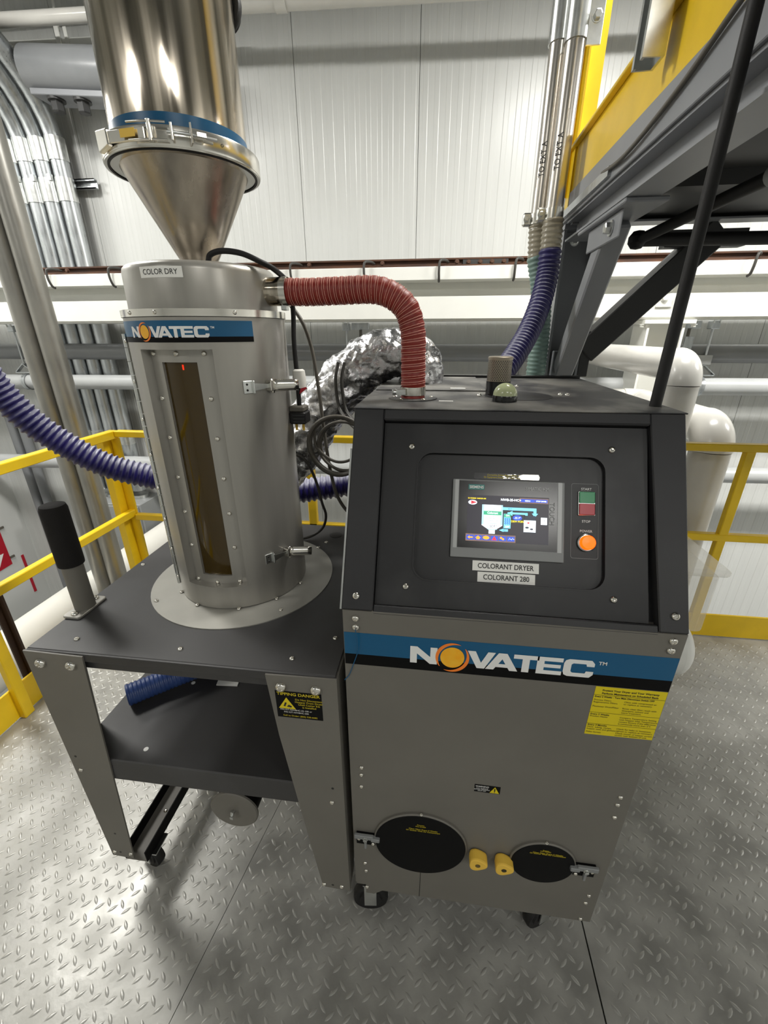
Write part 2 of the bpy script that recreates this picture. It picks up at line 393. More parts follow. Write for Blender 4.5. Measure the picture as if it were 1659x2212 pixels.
tag(MB().box(-4.75, 7.2, -7.2, -7, -3, 6.4).build('wall_front', 'wall_white'), kind='structure')
tag(MB().box(-4.75, 7.2, -7.2, 3.42, 6.4, 6.6).build('ceiling', 'pipe_light'), kind='structure')

# crane runway beam, its column and the rusty rail on it
t = thing('runway_beam', (-.3, 2.85, 1.64), 'long white painted runway beam along the back wall under the rusty rail', 'beam')
MB().box(-4.55, 4.5, 2.72, 2.98, 1.9, 1.985).build('top_flange', 'white_paint', t, bevel=.004)
MB().box(-4.55, 4.5, 2.87, 2.93, 1.8, 1.9).build('web', 'white_paint', t)
MB().box(-4.55, 4.5, 2.74, 2.755, 1.655, 1.8).build('bottom_channel', 'white_paint', t); MB().box(-4.55, 4.5, 2.755, 2.95, 1.64, 1.655).build('bottom_flange', 'white_paint', t)
b = MB().box(1.60, 1.70, 2.728, 2.74, 1.715, 1.80); b.box(1.72, 1.79, 2.728, 2.74, 1.715, 1.80); b.build('bolt_plate', 'white_paint', t, bevel=.003)
for x, z in ((1.645, 1.77), (1.66, 1.83), (1.745, 1.77)): hexbolt(t, (x, 2.727, z), (0, -1, 0), .018, .018, 'white_paint')
t = thing('support_column', (1.70, 2.86, -3), 'white steel column under the runway beam behind the insulated pipes', 'column')
MB().box(1.55, 1.88, 2.72, 3.0, 1.612, 1.638).build('cap_plate', 'white_paint', t, bevel=.002)
b = MB().box(1.58, 1.595, 2.74, 2.98, -3, 1.612); b.box(1.81, 1.825, 2.74, 2.98, -3, 1.612); b.box(1.595, 1.81, 2.85, 2.865, -3, 1.612)
b.build('column_shaft', 'white_paint', t)
for x in (1.53, 1.555, 1.86): hexbolt(t, (x+.02, 2.75, 1.61), (0, 0, -1), .016, .02, 'white_paint')
t = thing('crane_rail', (-.3, 2.80, 1.985), 'rust brown crane rail running on top of the white runway beam', 'rail')
prof = [(-.05, 0), (.05, 0), (.05, .012), (.012, .02), (.012, .038), (.03, .046), (.03, .056), (-.03, .056), (-.03, .046), (-.012, .038), (-.012, .02), (-.05, .012)]
MB().prism(prof, lambda u, v, h: Vector((h, 2.80+u, 1.985+v)), -4.5, 4.4).build('rail', 'brown_steel', t)
b = MB().box(.29, .6, 2.772, 2.782, 1.995, 2.03); b.build('splice_plate', 'dark_steel', t, bevel=.002)
for x in (.33, .41, .49, .57): hexbolt(t, (x, 2.771, 2.013), (0, -1, 0), .012, .014, 'brown_steel')
for x in (-2.87, -2.35, -1.88, -.93, -.395, .13, .64, 2.12):
    mb = MB().tube(smooth([(x+.06, 2.775, 2.015), (x+.045, 2.74, 2.022), (x+.012, 2.70, 2.02), (x, 2.69, 2.0), (x-.002, 2.692, 1.95), (x, 2.71, 1.905), (x, 2.735, 1.893)], 4), .0085, 8)
    mb.build('hook_bolt', 'cable_dark', t)
    hexbolt(t, (x+.12, 2.765, 2.015), (0, -1, 0), .012, .016, 'brown_steel', 'nut')

# pipes along the wall
def pipe(name, p0, p1, r, m, label, group=None, n=24, extra=None):
    mb = MB().cyl(p0, p1, r, n=n)
    if extra:
        for a, bb, rr in extra: mb.cyl(a, bb, rr, n=n)
    return solo(mb, name, m, label, 'pipe', group, loc=p0)
pipe('wall_pipe', (-4.58, 3.08, 1.415), (4.5, 3.08, 1.405), .068, 'pipe_grey', 'dark grey pipe along the wall just under the white beam', 'pipes along the back wall')
pipe('wall_pipe', (-4.58, 3.0, 1.15), (4.5, 3.0, 1.18), .064, 'pipe_light', 'light grey pipe along the wall, second below the white beam', 'pipes along the back wall')
pipe('wall_pipe', (-4.58, 3.0, .37), (4.5, 3.0, .50), .066, 'pipe_light', 'light grey pipe along the wall, lowest, level with the yellow top rail', 'pipes along the back wall')
pipe('sprinkler_pipe', (-4.4, 2.9, 3.55), (4.3, 2.9, 3.33), .038, 'pipe_white', 'white sprinkler pipe near the top of the wall, running out behind the steel loader', extra=[((-.96, 2.9, 3.463), (-.89, 2.9, 3.461), .045)])
pipe('sprinkler_pipe', (-4.4, 3.15, 3.545), (-1.38, 3.15, 3.462), .027, 'white_paint', 'thin bright white pipe at top left above the thick grey arm')
pipe('sprinkler_pipe', (-4.4, 2.95, 3.72), (-1.6, 2.95, 3.70), .03, 'pipe_grey', 'dark pipe at the very top left corner of the photo')
def hanger(x, y, ztop, zpipe, rp, label, arm=.0):
    t = thing('pipe_hanger', (x, y, zpipe), label, 'hanger', 'pipe hangers under the white beam')
    b = MB().box(x-.045, x+.015, y-.03, y+.03, ztop-.06, ztop-.004); b.build('beam_clamp', 'galvanised', t, bevel=.004)
    for dx in (-.035, .005): MB().cyl((x+dx, y-.032, ztop-.02), (x+dx, y-.032, ztop+.05), .005, n=6).build('bolt', 'zinc', t)
    MB().cyl((x-.015, y, ztop-.06), (x-.015, y, zpipe+rp+.09), .008, n=8).build('rod', 'galvanised', t)
    mb = MB(); r = rp+.006; w2 = .02
    for s in (-1, 1): mb.obox((x-.015+s*(r+.02)/2, y, zpipe+rp+.06), (s*(r+.02)/2, 0, -.035), (0, w2, 0), (.0, 0, .004))
    mb.box(x-.015-r-.02, x-.015+r+.02, y-w2, y+w2, zpipe+rp+.016, zpipe+rp+.024)
    mb.build('yoke', 'galvanised', t)
    m = Matrix.Translation((x-.015, y, zpipe)) @ Matrix.Rotation(pi/2, 4, 'X')
    MB().lathe([(r, -.018), (r+.004, -.018), (r+.004, .018), (r, .018), (r, -.018)], n=24, m=Matrix.Translation((x-.015, y, zpipe)) @ Matrix.Rotation(pi/2, 4, 'Y')).build('clevis_ring', 'galvanised', t)
hanger(-.585, 3.0, 1.64, 1.165, .064, 'galvanised rod hanger under the white beam left of the foil duct')
hanger(2.16, 3.0, 1.64, 1.172, .064, 'galvanised rod hanger under the white beam at the far right')
hanger(-3.62, 3.0, 1.64, 1.152, .064, 'galvanised rod hanger at the left edge above the blue hose')
def bracket(x, label):
    t = thing('pipe_bracket', (x, 3.0, 1.49), label, 'bracket', 'brackets of the dark grey pipe')
    MB().box(x-.09, x+.05, 2.955, 3.0, 1.585, 1.635).build('strut_arm', 'galvanised', t, bevel=.003)
    MB().cyl((x-.02, 2.97, 1.585), (x-.02, 2.97, 1.53), .012, n=8).build('swivel', 'cable_grey', t)
    MB().box(x-.04, x+.02, 2.955, 2.965, 1.33, 1.53).build('strap', 'galvanised', t, bevel=.002)
    MB().box(x-.2, x+.2, 2.985, 3.005, 1.33, 1.40).build('saddle', 'pipe_light', t, bevel=.003)
bracket(-.46, 'galvanised strap bracket holding the dark grey pipe left of the foil duct')
bracket(1.99, 'galvanised strap bracket holding the dark grey pipe at far right')
t = thing('pipe_hanger', (-2.63, 3.15, 3.5), 'white clip and rod holding the thin white pipe at top left', 'hanger')
MB().cyl((-2.64, 3.12, 3.55), (-2.62, 3.12, 4.5), .009, n=8).build('rod', 'white_paint', t)
MB().box(-2.67, -2.632, 3.108, 3.119, 3.465, 3.60).build('clip', 'white_paint', t, bevel=.004); MB().box(-2.605, -2.577, 3.115, 3.121, 3.465, 3.57).build('clip', 'white_paint', t, bevel=.004)

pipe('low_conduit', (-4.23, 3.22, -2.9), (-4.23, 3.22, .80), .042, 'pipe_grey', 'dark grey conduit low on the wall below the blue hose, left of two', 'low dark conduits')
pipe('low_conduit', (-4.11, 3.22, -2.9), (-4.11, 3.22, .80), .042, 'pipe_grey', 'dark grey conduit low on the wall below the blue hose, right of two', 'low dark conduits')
# four bundled conduits on the wall, bending over towards the viewer at the top
for k, (x, w2) in enumerate(zip((-3.33, -3.185, -3.045, -2.90), ('nearest the left edge', 'second from the left edge', 'third from the left edge', 'rightmost of the four'))):
    t = thing('conduit', (x, 3.15, 0.06), 'galvanised steel conduit bending at the top, '+w2, 'conduit', 'conduits on the back wall')
    r = .062; zc = 3.0
    pts = [(x, 3.15, .06), (x, 3.15, 2.9)]+[(x, 3.15-.85*(1-cos(R(a))), 2.9+.62*sin(R(a))) for a in range(8, 91, 8)]+[(x, 1.3, 3.53)]
    MB().tube(pts, r, 20).build('tube', 'galvanised', t)
    for z0, z1 in ((2.82, 2.97), (2.55, 2.68)): MB().cyl((x, 3.15, z0), (x, 3.15, z1), r+.007, n=20).build('coupling', 'zinc', t)
    b = MB(); b.cyl((x, 3.15, 2.68), (x, 3.15, 2.71), r+.004, n=20); b.box(x-.072, x-.045, 3.06, 3.09, 2.68, 2.72); b.build('strap', 'zinc', t)
    MB().cyl((x, 3.15, .55), (x, 3.15, .68), r+.008, n=20).build('coupling', 'zinc', t)
    b = MB(); b.cyl((x, 3.15, -.02), (x, 3.15, .015), r+.016, n=16); b.build('locknut', 'zinc', t)
t = thing('strut_channel', (-2.75, 3.256, 2.68), 'slotted galvanised strut poking out right of the four conduits', 'strut')
b = MB(); b.box(-3.5, -2.7, 3.225, 3.256, 2.66, 2.668); b.box(-3.5, -2.7, 3.225, 3.256, 2.72, 2.728); b.box(-3.5, -2.7, 3.256, 3.262, 2.66, 2.728); b.box(-3.5, -2.7, 3.225, 3.231, 2.66, 2.676); b.box(-3.5, -2.7, 3.225, 3.231, 2.712, 2.728)
b.build('channel', 'galvanised', t)
t = thing('conduit_box', (-3.1, 3.1, -.9), 'grey sheet metal box at the foot of the four conduits', 'box')
MB().box(-3.5, -2.76, 2.93, 3.295, -1.2, -.02).build('box_body', 'box_grey', t, bevel=.006); MB().box(-3.48, -2.78, 2.915, 2.93, -1.18, -.04).build('cover', 'box_grey', t, bevel=.004)
# process pipes beyond the left rail
for x, l in ((-2.005, 'dull steel process pipe beyond the left rail, left one of the pair'), (-1.893, 'dull steel process pipe beyond the left rail, right one of the pair')):
    pipe('process_pipe', (x, 1.52, -1.5), (x, 1.52, 3.2), .053, 'dull_tube', l, 'process pipes beyond the rail')
solo(MB().cyl((-2.25, -2, -.165), (-2.25, 3.25, -.165), .14, n=40), 'air_duct', 'duct_white', 'fat white insulated duct running beyond the left yellow rail', 'duct', loc=(-2.25, .6, -.3))
t = thing('steel_bar', (-1.665, .65, -.3), 'dark brown upright steel bar behind the left toe board', 'bar')
b = MB(); b.box(-1.68, -1.65, .645, .655, -.4, .53); b.box(-1.68, -1.672, .62, .655, -.4, .53); b.build('angle', 'dark_brown', t)
# thick grey arm with two bolts at the top left
t = thing('support_arm', (-2.35, 3.0, 3.25), 'thick grey steel tube at top left behind the loader, bolted from below', 'tube')
MB().cyl((-2.825, 3.0, 3.29), (-1.6, 3.0, 3.19), .140, n=40).build('tube', 'pipe_grey', t)
MB().obox((-2.2, 3.0, 3.095), (.6, 0, -.05), (0, .10, 0), (.0, 0, .018)).build('saddle_plate', 'mezz_grey', t, bevel=.004); MB().box(-1.95, -1.75, 3.02, 3.29, 3.08, 3.3).build('wall_bracket', 'mezz_grey', t)
for x in (-2.655, -2.455): hexbolt(t, (x, 2.96, 3.11-.083*(x+2.6)), (0, 0, -1), .042, .08, 'dark_steel')
# red signs on the left wall
t = thing('pipe_marker', (-4.598, 3.0, -.6), 'red sign with a white arrow on the left wall behind the yellow rail', 'sign')
yz = lambda u, v, h: Vector((-4.598+h, u, v))
MB().prism([(2.72, -.88), (3.0, -.86), (3.0, -.30), (2.72, -.30)], yz, 0, .004).build('plate', 'sign_red', t)
b = MB(); flat(b, yz, [(2.81, -.34), (2.91, -.34), (2.91, -.70), (2.95, -.70), (2.86, -.83), (2.77, -.70), (2.81, -.70)], .005); b.build('arrow', 'decal_white', t, fix=False)
for z in (-.42, -.78): MB().box(-4.598, -4.585, 3.0, 3.05, z-.012, z+.012).build('tie', 'cable_grey', t)
solo(MB().box(-4.598, -4.592, 3.12, 3.15, -1.32, -.82), 'label_strip', 'sign_red', 'narrow red upright label strip on the left wall right of the arrow sign', 'label')

# yellow guard rails
def rails(name, base, label, top, mid, toe, posts):
    t = thing(name, base, label, 'railing', 'yellow guard rails')
    for nm, l in (('top_rail', top), ('mid_rail', mid), ('toe_board', toe), ('post', posts)):
        for bx in l: MB().box(*bx).build(nm, 'yellow_paint', t, bevel=.003)
    return t
rails('guard_rail', (-1.57, .3, 0), 'yellow guard rail on the left side of the platform', [(-1.60, -1.555, -1.6, 1.42, 1.035, 1.077)], [(-1.595, -1.56, -1.6, 1.42, .575, .615)],
      [(-1.60, -1.59, -1.6, .635, .004, .155), (-1.60, -1.59, .9, 1.42, .004, .155)], [(-1.595, -1.565, .49, .535, 0, 1.036), (-1.65, -1.605, 1.36, 1.43, -.1, 1.036), (-1.605, -1.555, 1.415, 1.43, -.1, 1.036), (-1.595, -1.56, -.9, -.85, 0, 1.036)])
rails('guard_rail', (-.5, 1.41, 0), 'yellow guard rail behind the hopper stand', [(-1.555, .49, 1.39, 1.432, 1.045, 1.077)], [(-1.555, .49, 1.395, 1.43, .555, .59)], [(-1.555, .49, 1.40, 1.41, .004, .155)], [(-.51, -.465, 1.395, 1.43, 0, 1.046)])
rails('guard_rail', (1.7, 1.45, 0), 'yellow guard rail at right behind the dryer cabinet', [(.84, 2.58, 1.43, 1.47, 1.045, 1.08)], [(.84, 2.58, 1.435, 1.47, .585, .622)], [(.84, 2.58, 1.441, 1.451, .004, .146)], [(1.59, 1.632, 1.437, 1.47, 0, 1.046), (2.5, 2.54, 1.437, 1.47, 0, 1.046)])
# big white insulated pipes
def elbow_pipe(name, x, y, z, r, zb, label):
    t = thing(name, (x, y, zb), label, 'pipe', 'white insulated pipes')
    e = r*1.15
    if z > 1.2: MB().cyl((x, 3.25, z), (x, y+e, z), r, n=36).build('jacket', 'pipe_white', t)
    else:                                   # this one turns left before the column
        MB().cyl((x, 2.5, z), (x, y+e, z), r, n=36).build('jacket', 'pipe_white', t)
        MB().tube([(x-e+e*cos(R(a)), 2.5+e*sin(R(a)), z) for a in range(0, 91, 6)], r+.004, 36).build('elbow_cover', 'pipe_white', t)
        MB().cyl((x-e, 2.5+e, z), (.3, 2.5+e, z), r, n=36).build('jacket', 'pipe_white', t)
    MB().tube([(x, y+e-e*sin(R(a)), z-e+e*cos(R(a))) for a in range(0, 91, 6)], r+.004, 36).build('elbow_cover', 'pipe_white', t)
    MB().cyl((x, y, z-e), (x, y, zb), r, n=36).build('jacket', 'pipe_white', t)
    return t
elbow_pipe('insulated_pipe', 1.345, 1.66, 1.405, .078, -1, 'white insulated pipe turning down, upper and left of two')
elbow_pipe('insulated_pipe', 1.565, 1.66, 1.10, .092, -1, 'white insulated pipe turning down, lower and right of two')
# mezzanine at the upper right
t = thing('mezzanine', (.70, 1.46, 0), 'grey steel mezzanine with yellow toe plates at upper right', 'platform')
b = MB(); b.box(.64, .65, -.35, 1.45, 2.05, 2.205); b.box(.62, .64, -.35, 1.45, 2.195, 2.205); b.build('toe_plate', 'yellow_paint', t, bevel=.002)
b = MB(); b.box(.65, 3.3, 1.44, 1.45, 2.06, 2.205); b.build('toe_plate', 'yellow_paint', t)
b = MB(); b.box(.635, .655, -.35, 1.53, 1.965, 2.055); b.box(.655, .72, -.35, 1.53, 1.965, 1.972); b.build('edge_channel', 'mezz_grey', t, bevel=.002)
b = MB(); b.box(.625, .636, .93, 1.53, 1.975, 2.0); b.build('cable_clip', 'galvanised', t)
b = MB(); b.box(.645, .735, -.35, 1.42, 1.893, 1.90); b.box(.684, .694, -.35, 1.42, 1.90, 1.957); b.box(.645, .735, -.35, 1.42, 1.957, 1.965); b.build('beam', 'mezz_grey', t)
b = MB(); b.box(.66, 3.3, 1.46, 1.475, 1.955, 2.04); b.box(.66, 3.3, 1.40, 1.475, 1.952, 1.958); b.build('beam', 'mezz_grey', t)
for y in (.0, .45, .9): MB().box(.735, 3.3, y, y+.06, 1.935, 1.972).build('joist', 'dark_steel', t)
MB().box(.655, 3.3, -.35, 1.46, 1.972, 2.05).build('deck', 'dark_steel', t)
b = MB(); b.box(.645, .655, 1.45, 1.58, 0, 1.955); b.box(.775, .785, 1.45, 1.58, 0, 1.955); b.box(.655, .775, 1.51, 1.518, 0, 1.955); b.build('column', 'mezz_grey', t)
MB().box(.64, .79, 1.43, 1.60, 1.94, 1.957).build('cap_plate', 'mezz_grey', t)
# knee braces
b = MB().bar((.712, 1.415, 1.40), (.705, 1.02, 1.885), .075, .075); b.build('knee_brace', 'mezz_grey', t, bevel=.006)
b = MB(); b.box(.665, .76, 1.425, 1.455, 1.36, 1.48); b.build('gusset', 'mezz_grey', t, bevel=.003)
b = MB(); b.box(.645, .76, .80, 1.24, 1.880, 1.8925); b.box(.662, .668, .86, 1.16, 1.81, 1.880); b.build('gusset', 'mezz_grey', t, bevel=.003)
hexbolt(t, (.715, 1.424, 1.395), (0, -1, 0), .017, .02); hexbolt(t, (.661, .93, 1.845), (-1, 0, 0), .016, .02); hexbolt(t, (.69, 1.449, 1.90), (0, -1, 0), .014, .02)
b = MB().bar((.80, 1.49, 1.47), (1.24, 1.49, 1.93), .10, .10, up=(0, 1, 0)); b.build('knee_brace', 'dark_steel', t, bevel=.004)
b = MB(); b.box(.785, .83, 1.45, 1.53, 1.37, 1.56); b.build('gusset', 'dark_steel', t, bevel=.003)
b = MB(); b.box(1.04, 1.34, 1.45, 1.50, 1.87, 1.93); b.build('gusset', 'dark_steel', t)
b = MB(); b.box(.612, .65, 1.452, 1.462, 2.05, 3.1); b.box(.633, .6395, 1.405, 1.46, 2.0, 3.1); b.box(.65, .70, 1.45, 1.46, 2.07, 3.1); b.build('post', 'yellow_paint', t)
b = MB(); b.box(.65, .66, .42, .58, 2.1, 3.0); b.build('post', 'yellow_paint', t)
MB().tube(smooth([(.63, 1.0, 2.0), (.625, .8, 1.985), (.628, .55, 2.015), (.625, .3, 2.06), (.63, 0, 2.075), (.63, -.3, 2.08)], 8), .0055, 8).build('cable', 'cable_grey', t)
t = thing('galvanised_channel', (.6, .655, 2.11), 'open galvanised channel end hanging in front of the yellow toe plate', 'channel')
b = MB(); b.box(.572, .6185, .635, .64, 2.105, 3.0); b.box(.572, .6185, .69, .695, 2.105, 3.0); b.box(.6125, .6185, .64, .69, 2.105, 3.0); b.box(.572, .578, .64, .648, 2.105, 3.0); b.box(.572, .578, .682, .69, 2.105, 3.0)
b.build('channel', 'zinc', t)
solo(MB().tube([(.5995, .27, 1.4155), (.603, .27, 1.75), (.6065, .27, 2.7)], .0108, 16), 'standpipe', 'rubber_black', 'black upright pipe rising from the right edge of the dryer top', 'pipe', loc=(.5995, .27, 1.4155))
t = thing('bent_pipe', (.85, 1.2, 1.85), 'black pipe with an elbow under the mezzanine deck', 'pipe')
MB().cyl((.85, 1.2, 1.857), (2.2, 1.2, 1.845), .021, n=16).build('run', 'rubber_black', t)
MB().tube(smooth([(.845, 1.2, 1.857), (.865, 1.08, 1.865), (.90, .84, 1.882), (.925, .68, 1.892)], 6), .017, 14).build('run', 'rubber_black', t)
b = MB(); b.lathe([(0, .03), (.018, .026), (.03, .01), (.03, -.01), (.018, -.026), (0, -.03)], (.842, 1.2, 1.857), 16); b.build('elbow', 'rubber_black', t); MB().cyl((.9255, .675, 1.8925), (.935, .6, 1.897), .023, n=16).build('fitting', 'box_grey', t)
# aluminium conveying tubes with hoses below
zf = lambda cx, cy, r: (lambda u, v, h: Vector((cx+(r+h)*sin(u/r-R(20)), cy-(r+h)*cos(u/r-R(20)), v)))
for x, y, l, tx in ((.562, 1.30, 'bright metal conveying tube with a bolted coupling, right of two', .5), (.523, 1.37, 'bright metal conveying tube half hidden, left of two', .5)):
    t = thing('conveying_tube', (x, y, 1.94), l, 'tube', 'bright conveying tubes')
    r = .032
    MB().cyl((x, y, 1.93), (x, y, 3.3), r, n=28).build('tube', 'tube_alloy', t)
    fn = zf(x, y, r)
    MB().prism([(-.02, 2.06), (.012, 2.06), (.012, 2.26), (-.02, 2.26)], fn, .0003, .0009).build('label', 'clear_plastic', t)
    rot = lambda u, v, h, fn=fn: fn(-v, u, h)
    text(t, 'lettering', 'ink', [('TO EXT A', 2.09, -.004, .021, 'LEFT', .85, .0)], rot, .0013)
    MB().lathe([(r+.001, 1.945), (r+.004, 1.945), (r+.004, 1.98), (r+.001, 1.98)], (x, y, 0), 28).build('clamp', 'bright_steel', t)
    b = MB(); b.box(x-.062, x-.028, y-.012, y+.012, 1.94, 1.985); b.build('clamp_lug', 'zinc', t, bevel=.006); hexbolt(t, (x-.048, y-.013, 1.962), (0, -1, 0), .009, .012)
    if y < 1.33:
        MB().lathe([(r+.001, 2.44), (r+.005, 2.44), (r+.005, 2.7), (r+.001, 2.7)], (x, y, 0), 28).build('coupling', 'zinc', t)
        b = MB(); b.box(x+.028, x+.075, y-.022, y-.016, 2.42, 2.7); b.box(x+.028, x+.075, y-.008, y-.002, 2.44, 2.7); b.build('coupling_flange', 'zinc', t, bevel=.002)
        for z in (2.49, 2.58): hexbolt(t, (x+.053, y-.022, z), (0, -1, 0), .013, .014); hexbolt(t, (x+.053, y-.002, z), (0, 1, 0), .013, .016, name='nut')
    else: MB().lathe([(r+.001, 2.47), (r+.005, 2.47), (r+.005, 2.7), (r+.001, 2.7)], (x, y, 0), 28).build('coupling', 'zinc', t)
def hose(name, pts, R0, pitch, depth, m, label, n=22, prof=(0, .55, 1, .55)):
    return solo(corrugated(pts, R0, pitch, depth, n, prof), name, m, label, 'hose', loc=pts[0])
t = thing('transfer_hose', (.565, 1.30, 1.85), 'dark blue ribbed hose hanging at upper right below the bright tubes', 'hose')
corrugated([(.563, 1.30, 1.95), (.568, 1.30, 1.84)], .040, .017, .005, 20).build('clear_cuff', 'hose_clear', t)
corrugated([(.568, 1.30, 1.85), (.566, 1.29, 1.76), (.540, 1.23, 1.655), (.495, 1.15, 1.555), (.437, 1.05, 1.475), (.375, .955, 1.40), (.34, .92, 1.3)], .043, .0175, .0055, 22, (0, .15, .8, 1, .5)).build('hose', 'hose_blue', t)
t = thing('transfer_hose', (.53, 1.38, 1.3), 'pale green ribbed hose behind the grey mezzanine column', 'hose')
corrugated([(.524, 1.37, 1.95), (.535, 1.375, 1.83)], .038, .017, .005, 20).build('clear_cuff', 'hose_clear', t)
corrugated([(.535, 1.375, 1.84), (.57, 1.38, 1.70), (.588, 1.385, 1.5), (.590, 1.39, 1.2), (.58, 1.36, .9)], .042, .017, .004).build('hose', 'hose_green', t)
# clear storage bin behind the cabinet
t = thing('storage_bin', (1.25, 1.2, 0), 'clear plastic bin with lid behind the right side of the dryer', 'bin')
b = MB(); b.box(.95, 1.395, 1.05, 1.38, .30, .60); b.build('tub', 'clear_plastic', t, bevel=.015)
b = MB(); b.box(.93, 1.42, 1.03, 1.40, .60, .635); b.build('lid', 'clear_plastic', t, bevel=.012)
MB().box(.95, 1.25, 1.05, 1.38, 0, .299).build('bin_stand', 'white_paint', t, bevel=.01)
# ------------------------------------------------------------------ dryer cabinet
ZB, ZP, ZT, YT, YB, CW = .143, 1.0655, 1.4137, .1922, .862, .62
SL = math.hypot(YT, ZT-ZP); NN = Vector((0, -(ZT-ZP)/SL, YT/SL))
def PN(u, s, h): return Vector((u, s*YT/SL, ZP+s*(ZT-ZP)/SL))+NN*h
def FR(u, v, h): return Vector((u, -h, v))
def PI_(u, s, h): return PN(u, s, h-.020)
D = thing('dryer_cabinet', (.31, .43, 0), 'grey and black dehumidifying dryer cabinet on casters with a touch screen', 'dryer')
MB().box(.002, .618, .004, YB, .15, ZP).build('cabinet_body', 'grey_powder', D, bevel=.002)
poly = [(.002, .168), (.030, .165), (.030, .122), (.052, .122), (.075, .143), (.618, .143), (.618, 1.064), (.002, 1.064)]
MB().prism(poly, FR, -.004, 0).build('front_panel', 'grey_powder', D)
MB().box(.1755, .177, -.0006, 0, .143, .262).build('panel_seam', 'ink', D)
# sloped control hood
b = MB()
side = [(.030, ZP), (.2222, ZT-.001), (YB, ZT-.001), (YB, ZP)]
b.prism(side, lambda u, v, h: Vector((h, u, v)), .004, .616); b.build('hood', 'black_powder', D)
def cheek(x0, x1, x2, x3, name):
    # strip x0..x1 at the bottom, x2..x3 at the top
    P = [PN(x0, 0, 0), PN(x1, 0, 0), PN(x3, SL, 0), PN(x2, SL, 0)]; Q = [p-NN*.022 for p in P]
    b = MB(); b.add(P+Q, [(0, 1, 2, 3), (7, 6, 5, 4), (0, 4, 5, 1), (1, 5, 6, 2), (2, 6, 7, 3), (3, 7, 4, 0)]); return b.build(name, 'black_powder', D, bevel=.002)
cheek(0, .060, 0, .060, 'cheek'); cheek(.571, .62, .558, .62, 'cheek')
MB().prism([(.060, .374), (.559, .374), (.559, SL), (.060, SL)], PN, -.022, .002).build('top_trim', 'black_powder', D, bevel=.003)
MB().prism([(.060, -.006), (.571, -.006), (.570, .012), (.061, .012)], PN, -.018, -.002).build('bottom_trim', 'black_powder', D, bevel=.002)
out = []; inn = rrect(.133, .483, .066, .313, .028, 6); n = len(inn)
for u, s in inn:                        # outline of the plate sampled towards the same corners
    cu, cs = .308, .19; du, ds = u-cu, s-cs
    k = min(((.558-cu) if du > 0 else (cu-.062))/max(abs(du), 1e-6), ((.372-cs) if ds > 0 else (cs-.013))/max(abs(ds), 1e-6)); out.append((cu+du*k, cs+ds*k))
inn2 = rrect(.130, .486, .063, .316, .031, 6)
b = MB(); b.ring(out, inn2, PN, -.012); b.ring(inn2, inn, PN, -.0095); b.wall(inn2, PN, -.012, -.0095); b.wall(inn, PN, -.0095, -.020); b.wall(out, PN, -.024, -.012)
corner = [(.062, .013), (.558, .013), (.558, .372), (.062, .372)]
for a in corner:                        # fill the four corners of the outer rectangle
    pass
b.prism([(.062, .013), (.5585, .013), (.5585, .0655), (.062, .0655)], PN, -.021, -.0122); b.prism([(.062, .3135), (.5585, .3135), (.5585, .372), (.062, .372)], PN, -.021, -.0122)
b.build('control_panel', 'panel_black', D)
MB().prism(inn, PN, -.021, -.020).build('recess_panel', 'panel_black', D)
for u, s in ((.118, .325), (.495, .329), (.120, .050), (.499, .051)): screw(D, PN(u, s, -.012), NN, .0065)
for u, s in ((.027, .027), (.597, .030)): screw(D, PN(u, s, 0), NN, .0075)
MB().prism([(-.0035, .0), (0, .0), (0, .315), (-.0035, .315)], PN, -.016, -.001).build('side_edge', 'zinc', D)
# touch screen
T = MB().prism([(.202, .112), (.4115, .112), (.4115, .2635), (.202, .2635)], PI_, 0, .008).build('touch_screen', 'screen_bezel', D, bevel=.0012)
PS = lambda u, s, h: PN(u, s, h-.012)
for u0, u1 in ((.2065, .2135), (.399, .4065)): MB().prism([(u0, .130), (u1, .130), (u1, .2625), (u0, .2625)], PS, 0, .0004).build('bezel_strip', 'pipe_light', T)
MB().prism([(.2145, .131), (.398, .131), (.398, .2605), (.2145, .2605)], PS, 0, .0006).build('glass', 'gloss_black', T)
SX0, SX1, SS0, SS1 = .231, .3825, .1435, .2328
def SF(u, v, h): return PN(SX0+u*(SX1-SX0), SS0+v*(SS1-SS0), h-.0112)
def scr(name, m, polys, h=.0006):
    b = MB()
    for p in polys: flat(b, SF, p, h)
    return tag(b.build(name, m, T, fix=False), kind='stuff' if len(polys) > 1 else None)
def rc(u0, u1, v0, v1): return [(u0, v0), (u1, v0), (u1, v1), (u0, v1)]
def ell(cu, cv, a, bb, n=18): return [(cu+a*cos(2*pi*i/n), cv+bb*sin(2*pi*i/n)) for i in range(n)]
def stx(name, m, lines, h=.0014):
    o = text_mb([(s, u, v, z, al, xs*.59, bo) for s, u, v, z, al, xs, bo in lines], SF, h=h).build(name, m, T, fix=False); o['kind'] = 'stuff'
scr('screen', 'scr_dark', [rc(0, 1, 0, 1)], .0002)
scr('screen_graphic', 'scr_white', [[(.185, .80), (.44, .80), (.44, .36), (.35, .26), (.35, .18), (.275, .18), (.275, .26), (.185, .36)], rc(.70, .845, .24, .50), rc(.905, .98, .42, .57), ell(.065, .84, .055, .05)])
scr('screen_graphic', 'scr_teal', [rc(.185, .21, .37, .80), rc(.415, .44, .37, .80), rc(.275, .35, .26, .29), rc(.258, .375, .27, .41)], .0009)
scr('screen_graphic', 'scr_white', [rc(.266, .367, .285, .395)], .0011)
scr('screen_graphic', 'scr_cyan', [rc(.44, .85, .70, .76), rc(.815, .85, .64, .72), [(.795, .65), (.87, .65), (.832, .565)], rc(.50, .745, .615, .655), [(.56, .69), (.56, .58), (.50, .635)], rc(.715, .745, .56, .655), rc(.455, .54, .31, .62), rc(.44, .51, .24, .29), [(.40, .265), (.455, .30), (.455, .23)]])
